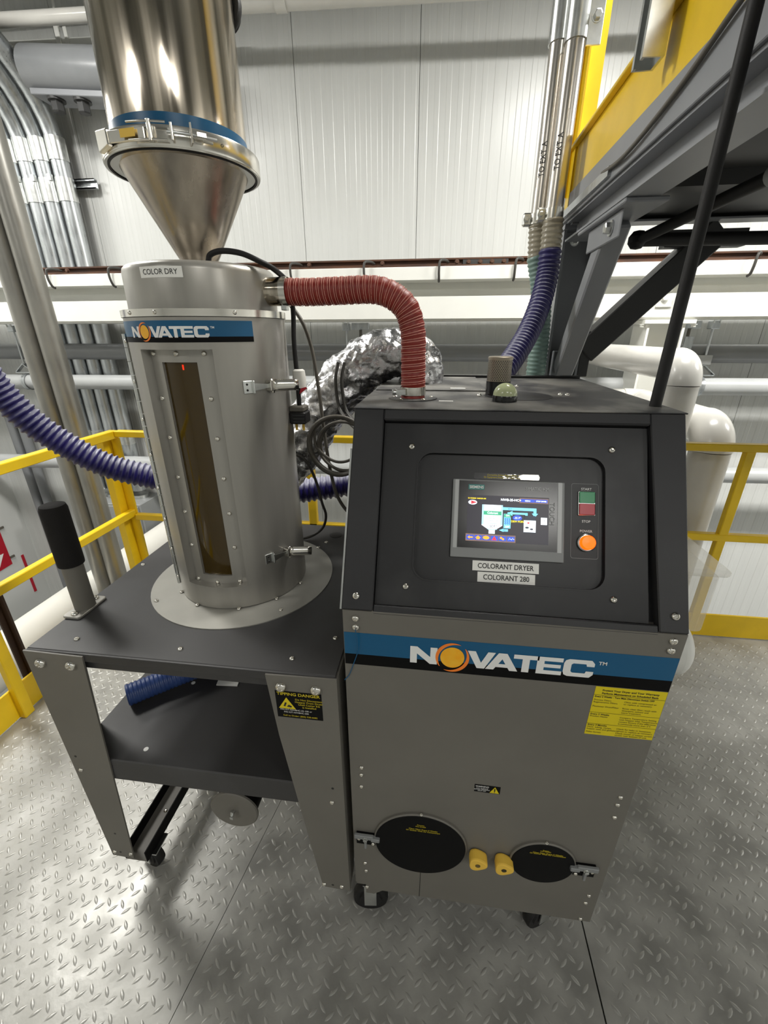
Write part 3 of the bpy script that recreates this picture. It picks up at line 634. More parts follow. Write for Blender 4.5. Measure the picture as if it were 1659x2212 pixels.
scr('screen_graphic', 'scr_green', [rc(.205, .425, .58, .665), rc(.457, .54, .545, .615)], .0011)
b = MB()
for k in range(3):
    c = .468+k*.024
    pts = [(c+.006*sin(q*2.1), .39+q*.012) for q in range(13)]
    for (a0, a1), (c0, c1) in zip(pts, pts[1:]): flat(b, SF, [(a0, a1), (a0+.012, a1), (c0+.012, c1), (c0, c1)], .0012)
tag(b.build('screen_graphic', 'scr_blue', T, fix=False), kind='stuff')
scr('screen_graphic', 'scr_blue', [ell(.62, .54, .058, .062), rc(.655, .825, .885, .95), rc(.83, .98, .885, .95)]+[rc(.003+k*.1, .092+k*.1, .035, .135) for k in range(6)], .0011)
scr('screen_graphic', 'pink_wrap', [rc(.64, .993, .862, .972)]+[rc(-.01, .605, .008, .162)], .0008)
scr('screen_graphic', 'scr_red', [[(.045, .80), (.12, .84), (.045, .88)], ell(.755, .445, .014, .018), [(.315, .045), (.375, .045), (.345, .13)]], .0013)
scr('screen_graphic', 'scr_orange', [[(.015, .085), (.04, .12), (.04, .10), (.08, .10), (.08, .07), (.04, .07), (.04, .05)], [(.125, .05), (.165, .05), (.165, .08), (.18, .08), (.145, .125), (.11, .08), (.125, .08)], ell(.245, .09, .04, .038), ell(.428, .10, .015, .022), ell(.452, .075, .015, .022)], .0014)
scr('screen_graphic', 'scr_ink', [rc(.71, .84, .50, .60), ell(.74, .345, .024, .02), ell(.795, .315, .02, .018), rc(.70, .845, .235, .25), rc(.92, .965, .44, .55)], .0009)
scr('screen_graphic', 'scr_white', [rc(.922, .963, .443, .547)]+[[(.52+k*.018, .06+.02*(k % 2)), (.535+k*.018, .075+.03*((k+1) % 2)), (.535+k*.018, .085+.03*((k+1) % 2)), (.52+k*.018, .07+.02*(k % 2))] for k in range(4)], .0013)
stx('lettering', 'scr_yellow', [('01/15/2025 10:05:28 AM', .005, .915, .028, 'LEFT', 1, .02), ('DEW POINT', .545, .445, .042, 'LEFT', .95, .02)])
stx('lettering', 'scr_white', [('NWB-25-HC+', .41, .895, .052, 'LEFT', 1, .03), ('Colorant', .315, .605, .045, 'CENTER', 1, .02), ('ON', .50, .565, .036, 'CENTER', 1, .02), ('OFF', .50, .325, .036, 'CENTER', 1, .02), ('-35 F°', .62, .52, .042, 'CENTER', 1, .01), ('MENU', .74, .90, .03, 'CENTER', 1, .02), ('STOP DRYER', .905, .90, .03, 'CENTER', .9, .02)], .0018)
stx('lettering', 'scr_ink', [('SELECT RESIN', .315, .695, .036, 'CENTER', .85, .0), ('OR', .315, .54, .03, 'CENTER', 1, 0), ('ENTER DRYING', .315, .49, .036, 'CENTER', .85, 0), ('TEMPERATURE', .315, .44, .036, 'CENTER', .85, 0), ('150 F°', .316, .315, .055, 'CENTER', .9, .01), ('?', .942, .465, .06, 'CENTER', 1, 0), ('86 F°', .53, .715, .03, 'CENTER', 1, 0), ('86 F°', .475, .255, .028, 'CENTER', 1, 0), ('ON', .065, .82, .03, 'CENTER', 1, .02)], .0018)
PT = lambda u, s, h: PN(u, s, h-.0112)
decal(T, 'maker_plate', 'teal', PT, [(.232, .2435), (.262, .2435), (.262, .2535), (.232, .2535)], .0004)
text(T, 'lettering', 'decal_white', [('SIEMENS', .2338, .2458, .0056, 'LEFT', .95, .02)], PT, .0009)
text(T, 'lettering', 'pipe_light', [('SIMATIC HMI', .3385, .2455, .0066, 'LEFT', .88, 0)], PT, .0009)
b = text_mb([('TOUCH', -.224, .384, .0095, 'LEFT', .95, .0)], lambda u, v, h: PT(v, -u, h), h=.0009); b.build('lettering', 'screen_bezel', T, fix=False)
PR = lambda u, s, h: PN(u, s, h-.020)
for lb, u0, u1, s0, s1, tx, sz in (('label', .2455, .3685, .0885, .1075, 'COLORANT DRYER', .0100), ('label', .2555, .362, .0675, .0865, 'COLORANT 280', .0100)):
    q = MB().prism([(u0, s0), (u1, s0), (u1, s1), (u0, s1)], PR, 0, .0008).build(lb, 'label_white', D)
    text(q, 'lettering', 'ink', [(tx, (u0+u1)/2, s0+.0052, sz, 'CENTER', .87, .012)], PR, .0013)
q = MB().prism(rrect(.242, .367, .2665, .2785, .003, 2), PR, 0, .0004).build('sticker', 'gloss_black', D)
text(q, 'lettering', 'ink_yellow', [('Corrective Action Required For Alarm', .302, .2733, .0034, 'CENTER', .95, .01), ('Or Equipment Damage/Warranty Voiding May', .302, .2688, .0034, 'CENTER', .95, .01)], PR, .0008)
b = MB(); flat(b, PR, [(.331, .2672), (.365, .2672), (.3665, .2725), (.364, .2778), (.335, .2775), (.327, .2745), (.329, .271)], .001)
for k in range(14): u = .296+.036*random.random(); s = .2675+.009*random.random(); flat(b, PR, [(u, s), (u+.004, s+.0005), (u+.003, s+.0016), (u-.001, s+.0011)], .0011)
b.build('scraped_patch', 'bright_steel', q, fix=False)
b = MB(); fr = rrect(.425, .4745, .122, .264, .004, 3); fi = rrect(.4257, .4738, .1227, .2633, .0036, 3); b.ring(fr, fi, PR, .0006); b.build('outline', 'screen_bezel', D, fix=False)
text(D, 'lettering', 'decal_white', [('START', .4525, .2515, .0048, 'CENTER', 1, .01), ('STOP', .4525, .190, .0048, 'CENTER', 1, .01), ('POWER', .4525, .1715, .0048, 'CENTER', 1, .01)], PR, .0006)
q = MB().prism([(.437, .203), (.468, .203), (.468, .249), (.437, .249)], PR, 0, .004).build('push_button', 'zinc', D, bevel=.001)
MB().prism([(.4385, .2265), (.4665, .2265), (.4665, .2478), (.4385, .2478)], PR, .004, .0065).build('button', 'button_green', q, bevel=.0008)
MB().prism([(.4385, .2042), (.4665, .2042), (.4665, .2255), (.4385, .2255)], PR, .004, .0065).build('button', 'button_red', q, bevel=.0008)
c = PR(.4525, .152, 0); mt = Matrix.Translation(c) @ NN.to_track_quat('Z', 'Y').to_matrix().to_4x4()
q = MB().lathe([(.0165, 0), (.0165, .006), (.0145, .008), (.0135, .008)], n=28, m=mt).build('power_lamp', 'zinc', D)
MB().lathe([(.0136, .004), (.0136, .013), (.0118, .016), (0, .0168)], n=28, m=mt).build('lens', 'lamp_orange', q)
# stripe with the logo
S = MB().prism([(.003, .9335), (.6175, .9335), (.6175, .9598), (.003, .9598)], FR, 0, .0005).build('stripe', 'decal_black', D)
MB().prism([(.003, .96), (.6175, .96), (.6175, 1.0125), (.003, 1.0125)], FR, 0, .0005).build('stripe', 'decal_blue', D)
logo(S, FR, .134, .9515, .0405)
# notices
q = decal(D, 'notice', 'decal_yellow', FR, [(.489, .807), (.617, .807), (.617, .932), (.489, .932)], .0006)
L = [('Protect Your Dryer and Your Warranty', .553, .922, .0046, 'CENTER', 1, .025), ('Perform Maintenance on Scheduled Basis', .553, .9145, .0046, 'CENTER', .98, .025), ('Every 2 Weeks - Turn Main Disconnect Switch OFF', .491, .906, .0042, 'LEFT', .9, .025),
     ('Process Filters', .491, .8975, .004, 'LEFT', 1, 0), ('Regeneration Filters', .491, .892, .004, 'LEFT', 1, 0), ('Plasticizer Drain/Filter', .491, .881, .004, 'LEFT', 1, 0),
     ('Clean with compressed air', .546, .8975, .004, 'LEFT', 1, 0), ('or replace as necessary.', .546, .892, .004, 'LEFT', 1, 0), ('Rinse; clean filter; wash with', .546, .881, .004, 'LEFT', 1, 0), ('detergent; solvent and', .546, .8755, .004, 'LEFT', 1, 0), ('warm treatment.', .546, .870, .004, 'LEFT', 1, 0),
     ('Every 3 Weeks', .491, .8605, .0042, 'LEFT', 1, .02), ('Process Heater', .491, .855, .004, 'LEFT', 1, 0), ('Compare Temperature Setting', .546, .857, .004, 'LEFT', 1, 0), ('with Hopper Inlet Temperature;', .546, .8515, .004, 'LEFT', 1, 0), ('contact factory if the difference', .546, .846, .004, 'LEFT', 1, 0), ('is constantly more than 5°F.', .546, .8405, .004, 'LEFT', 1, 0),
     ('Every 3 Months', .491, .8315, .0042, 'LEFT', 1, .02), ('Hose, tubing, clamps,', .491, .826, .004, 'LEFT', 1, 0), ('hopper seals and gaskets.', .491, .8205, .004, 'LEFT', 1, 0), ('Check for leaks or looseness;', .546, .8265, .004, 'LEFT', 1, 0), ('tighten or replace as necessary.', .546, .821, .004, 'LEFT', 1, 0), ('Pellet Screen', .491, .8125, .004, 'LEFT', 1, 0), ('Check mouth of hopper screen or', .546, .8148, .004, 'LEFT', 1, 0), ('screen near bottom of unit.', .546, .8095, .004, 'LEFT', 1, 0)]
text(q, 'lettering', 'ink', L, FR, .001)
b = MB(); quads(b, FR, [(.489, .617, z, z+.0007) for z in (.9115, .8665, .8365)], .001); b.build('rule', 'ink', q, fix=False)
q = decal(D, 'notice', 'decal_black', FR, [(.287, .5945), (.344, .5935), (.344, .617), (.287, .618)], .0006)
text(q, 'lettering', 'decal_white', [('WARNING', .304, .611, .0045, 'CENTER', 1, .02), ('HOT SURFACE', .304, .6055, .003, 'CENTER', 1, .01), ('BEFORE SERVICING', .304, .6015, .003, 'CENTER', 1, .01), ('SHUT OFF', .304, .5975, .003, 'CENTER', 1, .01)], FR, .001)
b = MB(); flat(b, FR, [(.321, .5955), (.3425, .595), (.332, .6155)], .0009); b.build('warning_triangle', 'decal_yellow', q, fix=False)
b = MB(); flat(b, FR, [(.3308, .600), (.3328, .600), (.3336, .610), (.3302, .610)], .0011); flat(b, FR, [(.3308, .5972), (.3328, .5972), (.3328, .5988), (.3308, .5988)], .0011); b.build('warning_mark', 'ink', q, fix=False)
# filter covers, knobs and hinge latches
mfront = lambda cx, cz: Matrix.Translation((cx, 0, cz)) @ Matrix.Rotation(pi/2, 4, 'X')
def cover(cx, cz, r, side, txt):
    q = MB().lathe([(r+.001, -.002), (r+.001, .005), (r-.001, .0075), (0, .0075)], n=64, m=mfront(cx, cz)).build('filter_cover', 'grey_powder', D)
    MB().lathe([(r-.002, .0076), (r-.003, .0088), (0, .0088)], n=64, m=mfront(cx, cz)).build('cover_face', 'decal_black', q)
    k = r/.114
    text(q, 'lettering', 'ink_yellow', [(txt[0], cx, cz+.080*k, .0042, 'CENTER', 1, .01), (txt[1], cx, cz+.074*k, .0042, 'CENTER', 1, .01), ('Clean Filter Every 2 Weeks', cx+.006, cz+.0635*k, .0046, 'CENTER', 1, .015), ('Or Sooner With Air Contaminant', cx+.006, cz+.0575*k, .0046, 'CENTER', .95, .015)], FR, .0096)
    screw(D, (cx, -.0045, cz+r), (0, -.5, 1), .004)
    hx = cx+side*(r+.022); s = side
    h = MB(); h.box(hx-.024, hx+.024, -.006, 0, cz-.028, cz+.012); h = h.build('hinge_latch', 'decal_black', D)
    b = MB(); b.box(min(hx-.02*s, hx+.028*s), max(hx-.02*s, hx+.028*s), -.014, -.006, cz+.002, cz+.016); b.box(min(hx-.036*s, hx-.014*s), max(hx-.036*s, hx-.014*s), -.016, -.004, cz+.0, cz+.012); b.build('arm', 'screen_bezel', h, bevel=.0015)
    MB().box(hx-.003, hx+.003, -.016, -.008, cz-.03, cz+.004).build('lever', 'screen_bezel', h, bevel=.001)
    hexbolt(h, (hx, -.014, cz+.006), (0, -1, 0), .005, .006)
    for dx, dz in ((.018, -.008), (-.019, -.004), (-.018, -.022)): screw(h, (hx+dx*s, -.006, cz+dz), (0, -1, 0), .005)
cover(.171, .380, .114, -1, ('Process', 'P/N 01659')); cover(.466, .374, .076, 1, ('Regen', 'P/N 02083'))
for kx, kz in ((.312, .368), (.374, .364)):
    n_ = 36; pl = [((.0215+.0022*cos(3*a))*cos(a), (.0215+.0022*cos(3*a))*sin(a)) for a in [2*pi*i/n_ for i in range(n_)]]
    f = lambda u, v, h, kx=kx, kz=kz: Vector((kx+u, -h, kz+v))
    q = MB().prism(pl, f, .002, .028).build('knob', 'yellow_knob', D, bevel=.004, seg=2)
    MB().cyl((kx, -.0282, kz), (kx, -.0286, kz), .0062, n=14).build('knob_hole', 'dark_inside', q)
for x, z in ((.027, 1.047), (.027, 1.026), (.597, 1.05), (.598, 1.029)): screw(D, (x, 0, z), (0, -1, 0), .0075)
for x, z in ((.029, .629), (.028, .604), (.027, .563), (.594, .631), (.593, .606), (.595, .564), (.030, .261), (.032, .227), (.033, .152), (.595, .259), (.593, .226), (.593, .153)): screw(D, (x, 0, z), (0, -1, 0), .0052)
MB().tube(smooth([(.027, -.006, 1.024), (.031, -.007, 1.0), (.030, -.004, .97), (.020, -.003, .935), (.010, -.002, .905), (.0, -.001, .89)], 5), .0009, 6).build('lanyard', 'decal_blue', D)
# top of the cabinet
MB().box(-.003, .623, .1895, .868, ZT-.001, ZT+.0015).build('top_panel', 'dusty_black', D, bevel=.0012)
MB().box(.003, .285, .472, .84, ZT+.0015, ZT+.005).build('access_plate', 'dusty_black', D, bevel=.001)
MB().box(.0, .62, .845, .872, ZT+.0015, ZT+.010).build('rear_trim', 'gloss_black', D, bevel=.001)
for x, y in ((.262, .40), (.275, .49), (.38, .60), (.455, .43), (.47, .425), (.60, .855)): screw(D, (x, y, ZT+.0015), (0, 0, 1), .0055)
MB().cyl((.352, .40, ZT+.0016), (.352, .40, ZT+.0022), .078, n=48).build('round_plate', 'black_powder', D)
for x0, x1, y0, y1 in ((.167, .198, .291, .301), (.196, .235, .50, .515)): MB().box(x0, x1, y0, y1, ZT+.0015 if y0 < .45 else ZT+.005, ZT+.0022 if y0 < .45 else ZT+.0056).build('label', 'label_white', D)
q = MB().lathe([(.0262, .0015), (.0262, .013), (.0255, .0145), (0, .0145)], (.309, .31, ZT), 32).build('beacon_base', 'gloss_black', D)
MB().lathe([(.0255*cos(R(a)), .0145+.0255*sin(R(a))) for a in range(0, 91, 9)], (.309, .31, ZT), 32).build('beacon_dome', 'beacon_lens', q)
q = MB().lathe([(.0285, .0015), (.0285, .033), (.0295, .034), (0, .034)], (.306, .415, ZT), 32).build('filter_base', 'gloss_black', D)
q = MB().lathe([(.0275, .034), (.0275, .082), (.0285, .082), (.0285, .087), (.026, .0885), (0, .0885)], (.306, .415, ZT), 36).build('vent_filter', 'perf_metal', q)
b = MB()
for i in range(34):
    for j in range(13):
        a = 2*pi*(i+.5*(j % 2))/34; z = ZT+.037+j*.0035; c_ = Vector((.306, .415, 0)); e = Vector((-sin(a), cos(a), 0)); nr = Vector((cos(a), sin(a), 0))
        b.add([c_+nr*.0277+e*.0014*cos(k*pi/3)+Vector((0, 0, z+.0014*sin(k*pi/3))) for k in range(6)], [tuple(range(6))])
tag(b.build('perforation', 'ink', D, fix=False), kind='stuff')
for a in range(0, 360, 72): screw(D, (.108+.043*cos(R(a+18)), .333+.043*sin(R(a+18)), ZT+.0015), (0, 0, 1), .006)
MB().lathe([(.055, .0015), (.055, .004), (.026, .004)], (.108, .333, ZT), 40).build('hose_flange', 'dusty_black', D)
# casters
def caster(parent, x, y, r, zt, m='rubber_black', ang=20):
    b = MB(); b.box(x-.035, x+.035, y-.03, y+.03, zt-.005, zt); b.cyl((x, y, zt-.02), (x, y, zt-.004), .022, n=16)
    ca, sa = cos(R(ang)), sin(R(ang)); e = Vector((ca, sa, 0)); f = Vector((-sa, ca, 0)); c_ = Vector((x, y, 0))+f*.018
    for s in (-1, 1): b.obox(c_+e*s*.021+Vector((0, 0, (r+zt-.015)/2)), e*.0016, f*.017, Vector((0, 0, (zt-.015-r)/2+.012)))
    k = b.build('caster', 'zinc', parent)
    mtx = Matrix.Translation(c_+Vector((0, 0, r))) @ Matrix(((f.x, 0, e.x), (f.y, 0, e.y), (0, 1, 0))).to_4x4()
    MB().lathe([(.008, -.0165), (r*.62, -.0165), (r*.66, -.012), (r*.94, -.014), (r, -.008), (r, .008), (r*.94, .014), (r*.66, .012), (r*.62, .0165), (.008, .0165)], n=32, m=mtx).build('wheel', m, k)
caster(D, .055, .034, .05, .143, ang=96); caster(D, .53, .062, .05, .143, ang=120); caster(D, .06, .80, .05, .15); caster(D, .56, .80, .05, .15)
b = MB(); b.cyl((.618, .5, .655), (.92, .5, .655), .09, n=40); b.lathe([(.09*cos(R(a)), .05*sin(R(a))) for a in range(0, 91, 10)], n=40, m=Matrix.Translation((.92, .5, .655)) @ Matrix.Rotation(pi/2, 4, 'Y')); b.build('filter_housing', 'white_paint', D)

# ------------------------------------------------------------------ hopper stand
TB = thing('hopper_stand', (-.375, .36, 0), 'grey legged stand with a black top and a lower shelf beside the dryer', 'stand')
TX0, TX1, TY1 = -.736, -.014, .722
b = MB(); b.box(TX0+.004, TX1-.004, -.004, TY1, .8965, .900); b.build('table_top', 'stand_black', TB, bevel=.0015)
MB().box(TX0+.003, TX1-.003, -.008, .0, .876, .8985).build('front_lip', 'stand_black', TB, bevel=.004, seg=2)
MB().box(-.62, -.13, .004, .022, .845, .88).build('apron', 'stand_black', TB, bevel=.004)
MB().box(-.62, -.13, .69, .71, .845, .895).build('apron', 'stand_black', TB, bevel=.003)
for x in (TX0+.006, TX1-.02): MB().box(x, x+.014, .1, .62, .845, .8955).build('apron', 'stand_black', TB, bevel=.003)
def leg(pl, xs, y0, y1, fx):
    b = MB(); b.prism(pl, lambda u, v, h: Vector((u, h, v)), y0, y1)
    lo, hi = (y1, y1+.13) if y0 < .3 else (y0-.13, y0)
    zz = [(lo, .14), (lo, .895), (hi, .895), (lo+(.055 if y0 < .3 else .075), .14)] if y0 < .3 else [(hi, .14), (hi, .895), (lo, .895), (hi-.055, .14)]
    b.prism(zz, lambda u, v, h: Vector((h, u, v)), fx, fx+.004); return b.build('leg', 'grey_powder', TB, bevel=.0012)
FL = [(-.736, .8975), (-.590, .8945), (-.655, .140), (-.7215, .143)]; FRp = [(-.168, .8945), (-.0145, .8975), (-.0125, .143), (-.088, .147), (-.155, .72)]
def leg2(poly, y0, y1, edge):
    b = MB(); b.prism(poly, lambda u, v, h: Vector((u, h, v)), y0, y1)
    (x0, x1) = edge; s = 1 if y0 < .3 else -1; ya = y1 if s > 0 else y0
    q = [Vector((x0, ya, .895)), Vector((x1, ya, .143)), Vector((x1, ya+s*.055, .143)), Vector((x0, ya+s*.135, .895))]; d = Vector((.004 if x0 < -.4 else -.004, 0, 0))
    b.add(q+[p+d for p in q], [(0, 1, 2, 3), (7, 6, 5, 4), (0, 4, 5, 1), (1, 5, 6, 2), (2, 6, 7, 3), (3, 7, 4, 0)])
    return b.build('leg', 'grey_powder', TB)
leg2(FL, -.012, -.008, (-.736, -.7215)); leg2(FRp, -.012, -.008, (-.0145, -.0125))
leg2(FL, .724, .728, (-.736, -.7215)); leg2(FRp, .724, .728, (-.0145, -.0125))
for x, z in ((-.70, .867), (-.624, .868), (-.136, .866), (-.06, .866)): screw(TB, (x, -.012, z), (0, -1, 0), .0125)
for x, z in ((-.71, .511), (-.709, .163), (-.659, .163), (-.044, .51), (-.084, .159), (-.035, .16)): screw(TB, (x, -.012, z), (0, -1, 0), .006)
b = MB()
for x, z in ((-.711, .56), (-.686, .25), (-.692, .163), (-.04, .56), (-.06, .16)): b.cyl((x, -.0119, z), (x, -.0123, z), .0035, n=10)
tag(b.build('screw_holes', 'ink', TB), kind='stuff')
for x, y in ((-.711, .372), (-.641, .035), (-.383, .033), (-.124, .034), (-.046, .111), (-.189, .586)): screw(TB, (x, y, .9), (0, 0, 1), .0062)
MB().cyl((-.170, .646, .9001), (-.170, .646, .9008), .022, n=28).build('cable_hole', 'ink', TB)
b = MB(); b.box(-.724, -.026, -.006, .70, .553, .557); b.box(-.66, -.075, -.0075, -.003, .484, .556); b.build('shelf', 'stand_black', TB, bevel=.0015)
for x, y in ((-.547, .031), (-.547, .259)): MB().cyl((x, y, .557), (x, y, .5578), .0062, n=14).build('plug', 'label_white', TB)
for x0, ya in ((-.695, .0), (-.115, .24)):
    b = MB(); b.box(x0, x0+.065, ya, .70, .108, .112); b.build('caster_rail', 'grey_powder', TB)
    b = MB(); b.box(x0-.003, x0, ya, .70, .108, .150); b.box(x0+.065, x0+.068, ya, .70, .108, .150); b.build('rail_side', 'decal_black', TB)
for x, y in ((-.64, .09), (-.66, .14), (-.645, .06)): screw(TB, (x, y, .112), (0, 0, 1), .006)
for x, y in ((-.650, .05), (-.655, .65), (-.085, .30), (-.085, .65)): caster(TB, x, y, .045, .108, ang=75)
# drain under the shelf
b = MB(); b.cyl((-.347, .052, .327), (-.347, .40, .327), .060, n=40); b.cyl((-.347, .30, .327), (-.347, .30, .55), .05, n=24); b.build('drain_pipe', 'decal_black', TB)
q = MB().lathe([(.069, -.052), (.069, -.047), (.066, -.044), (0, -.044)], n=48, m=Matrix.Translation((-.347, 0, .327)) @ Matrix.Rotation(pi/2, 4, 'X')).build('drain_cap', 'grey_powder', TB)
b = MB(); b.cyl((-.347, .044, .327), (-.347, .025, .327), .004, n=8); b.obox((-.347, .032, .327), (.003, 0, .016), (0, .002, 0), (.004, 0, -.001)); b.build('wing_nut', 'zinc', q)
MB().cyl((-.16, .13, .558), (-.16, .13, .72), .055, n=28).build('blower_pot', 'decal_black', TB)
# notice on the right leg
TP = lambda u, v, h: Vector((u, -.012-h, v))
q = decal(TB, 'notice', 'decal_black', TP, [(-.151, .7785), (-.0495, .7785), (-.0495, .854), (-.151, .854)], .0006)
text(q, 'lettering', 'ink_yellow', [('TIPPING DANGER', -.100, .843, .0082, 'CENTER', 1.07, .02), ('Do Not Disconnect', -.078, .831, .0052, 'CENTER', 1.05, .01), ('Hopper From Dryer', -.078, .824, .0052, 'CENTER', 1.05, .01), ('Until Caster Kit', -.078, .817, .0052, 'CENTER', 1.05, .01), ('is Installed', -.078, .810, .0052, 'CENTER', 1.05, .01), ('Call to Order: (800) 938-6682', -.100, .783, .0046, 'CENTER', 1, .01)], TP, .001)
text(q, 'lettering', 'label_white', [('P/N KIT-NWBHC-25-100 or', -.108, .800, .0044, 'CENTER', 1, 0), ('P/N KIT-NWBHC-200', -.108, .793, .0044, 'CENTER', 1, 0)], TP, .001)
b = MB(); flat(b, TP, [(-.146, .805), (-.108, .805), (-.127, .837)], .001); b.build('warning_triangle', 'decal_yellow', q, fix=False)
b = MB(); b2 = [(-.135, .812), (-.131, .811), (-.127, .822), (-.131, .823)]; flat(b, TP, b2, .0013); flat(b, TP, [(-.128, .811), (-.118, .809), (-.116, .813), (-.123, .817)], .0013); b.build('tipping_symbol', 'ink', q, fix=False)
# the push handle stands on the top
HG = thing('push_handle', (-.713, .148, .9), 'upright push handle with a black foam grip on the hopper stand', 'handle')
MB().prism(rrect(-.738, -.690, .100, .196, .008, 3), flatxy, .9, .907).build('base_plate', 'hopper_paint', HG, bevel=.0015)
MB().cyl((-.713, .148, .907), (-.713, .148, 1.05), .0235, n=32).build('post', 'grey_powder', HG)
MB().lathe([(.024, 1.032), (.0285, 1.032), (.029, 1.04), (.0288, 1.178), (.026, 1.187), (.018, 1.190), (0, 1.189)], (-.713, .148, 0), 32).build('grip', 'foam_black', HG)
for y in (.113, .183): screw(HG, (-.713, y, .907), (0, 0, 1), .0085)

# ------------------------------------------------------------------ drying hopper
HC = Vector((-.37, .355, 0)); HR = .172
H = thing('drying_hopper', (-.37, .355, .9), 'silver drying hopper drum with a tall amber sight window', 'hopper')
MB().lathe([(.12, .9), (.251, .9), (.251, .9025), (.12, .903)], HC, 72).build('flange', 'flange_paint', H)
for x, y in ((-.549, .196), (-.208, .197), (-.204, .541), (-.545, .53)): screw(H, (x, y, .903), (0, 0, 1), .0058)
for a in (-110, -72, -40, -140, -10): screw(H, HC+Vector((.176*cos(R(a)), .176*sin(R(a)), .904)), (0, 0, 1), .0055)
A0, A1 = -116, -62.5
b = MB()
b.lathe([(HR-.003, .904), (HR, .905), (HR, .967)], HC, 96); b.lathe([(HR, .967), (HR, 1.523)], HC, 80, A1, 360+A0); b.lathe([(HR, 1.523), (HR, 1.583), (HR-.01, 1.583)], HC, 96)
RI = .150
b.lathe([(HR, .967), (RI, .967)], HC, 24, A0, A1, smooth=False); b.lathe([(RI, 1.523), (HR, 1.523)], HC, 24, A0, A1, smooth=False)
for a in (A0, A1):
    e = Vector((cos(R(a)), sin(R(a)), 0)); b.add([HC+e*RI+Vector((0, 0, .967)), HC+e*HR+Vector((0, 0, .967)), HC+e*HR+Vector((0, 0, 1.523)), HC+e*RI+Vector((0, 0, 1.523))], [(0, 1, 2, 3)])
b.build('drum', 'hopper_paint', H, fix=False)
G0, G1, GZ0, GZ1 = -104.5, -75, .989, 1.498
b = MB(); r = .152
for a0, a1, z0, z1 in ((A0, G0, .967, 1.523), (G1, A1, .967, 1.523), (G0, G1, .967, GZ0), (G0, G1, GZ1, 1.523)): b.lathe([(r, z0), (r, z1)], HC, 10, a0, a1)
for a in (G0, G1):
    e = Vector((cos(R(a)), sin(R(a)), 0)); b.add([HC+e*(r-.006)+Vector((0, 0, GZ0)), HC+e*r+Vector((0, 0, GZ0)), HC+e*r+Vector((0, 0, GZ1)), HC+e*(r-.006)+Vector((0, 0, GZ1))], [(0, 1, 2, 3)])
for z in (GZ0, GZ1): b.lathe([(r-.006, z), (r, z)], HC, 10, G0, G1, smooth=False)
WF = b.build('window_frame', 'hopper_paint', H, fix=False)
b = MB(); b.lathe([(r-.006, GZ0), (r-.006, GZ1)], HC, 14, G0, G1); b.lathe([(r-.009, GZ0), (r-.009, GZ1)], HC, 14, G0, G1); b.build('sight_glass', 'amber_glass', H, fix=False)
b = MB(); b.lathe([(.10, GZ0-.01), (.10, GZ1+.01)], HC, 24, G0-25, G1+25)
for z in (GZ0-.01, GZ1+.01): b.lathe([(.10, z), (.146, z)], HC, 24, G0-25, G1+25, smooth=False)
b.build('hopper_interior', 'dark_inside', H)
MB().obox(HC+Vector((.143*cos(R(-88)), .143*sin(R(-88)), 1.488)), (.0014, 0, 0), (0, .001, 0), (0, 0, .005)).build('level_light', 'led_red', H)
for z in (1.515, 1.424, 1.338, 1.245, 1.158, 1.068, .971):
    for a in (-112, -68.8): e = Vector((cos(R(a)), sin(R(a)), 0)); screw(H, HC+e*r+Vector((0, 0, z)), e, .0055)
for z in (1.515, .971): e = Vector((cos(R(-90)), sin(R(-90)), 0)); screw(H, HC+e*r+Vector((0, 0, z)), e, .0055)
CY = lambda R0: (lambda u, v, h: HC+Vector(((R0+h)*cos(u/R0), (R0+h)*sin(u/R0), v)))
fB = CY(HR)
def cband(name, m, R0, a0, a1, z0, z1, h, parent, n=40):
    b = MB(); b.lathe([(R0, z0), (R0+h, z0), (R0+h, z1), (R0, z1)], HC, n, a0, a1); return b.build(name, m, parent, fix=False)
S = cband('stripe', 'decal_black', HR, -152, -33, 1.5365, 1.547, .0006, H); cband('stripe', 'decal_blue', HR, -152, -33, 1.547, 1.5765, .0006, H)
logo(S, fB, HR*R(-120.9), 1.5455, .0206)
# hinge
ha = -146; e = Vector((cos(R(ha)), sin(R(ha)), 0)); c_ = HC+e*(HR+.004)
b = MB()
for k in range(22): z = .925+k*.0286; b.cyl(c_+Vector((0, 0, z)), c_+Vector((0, 0, z+.0272)), .0052, n=10)
hg = b.build('hinge', 'zinc', H)
for k in range(8): screw(H, c_+Vector((.006, -.008, .95+k*.084)), (-.6, -.8, 0), .0038)
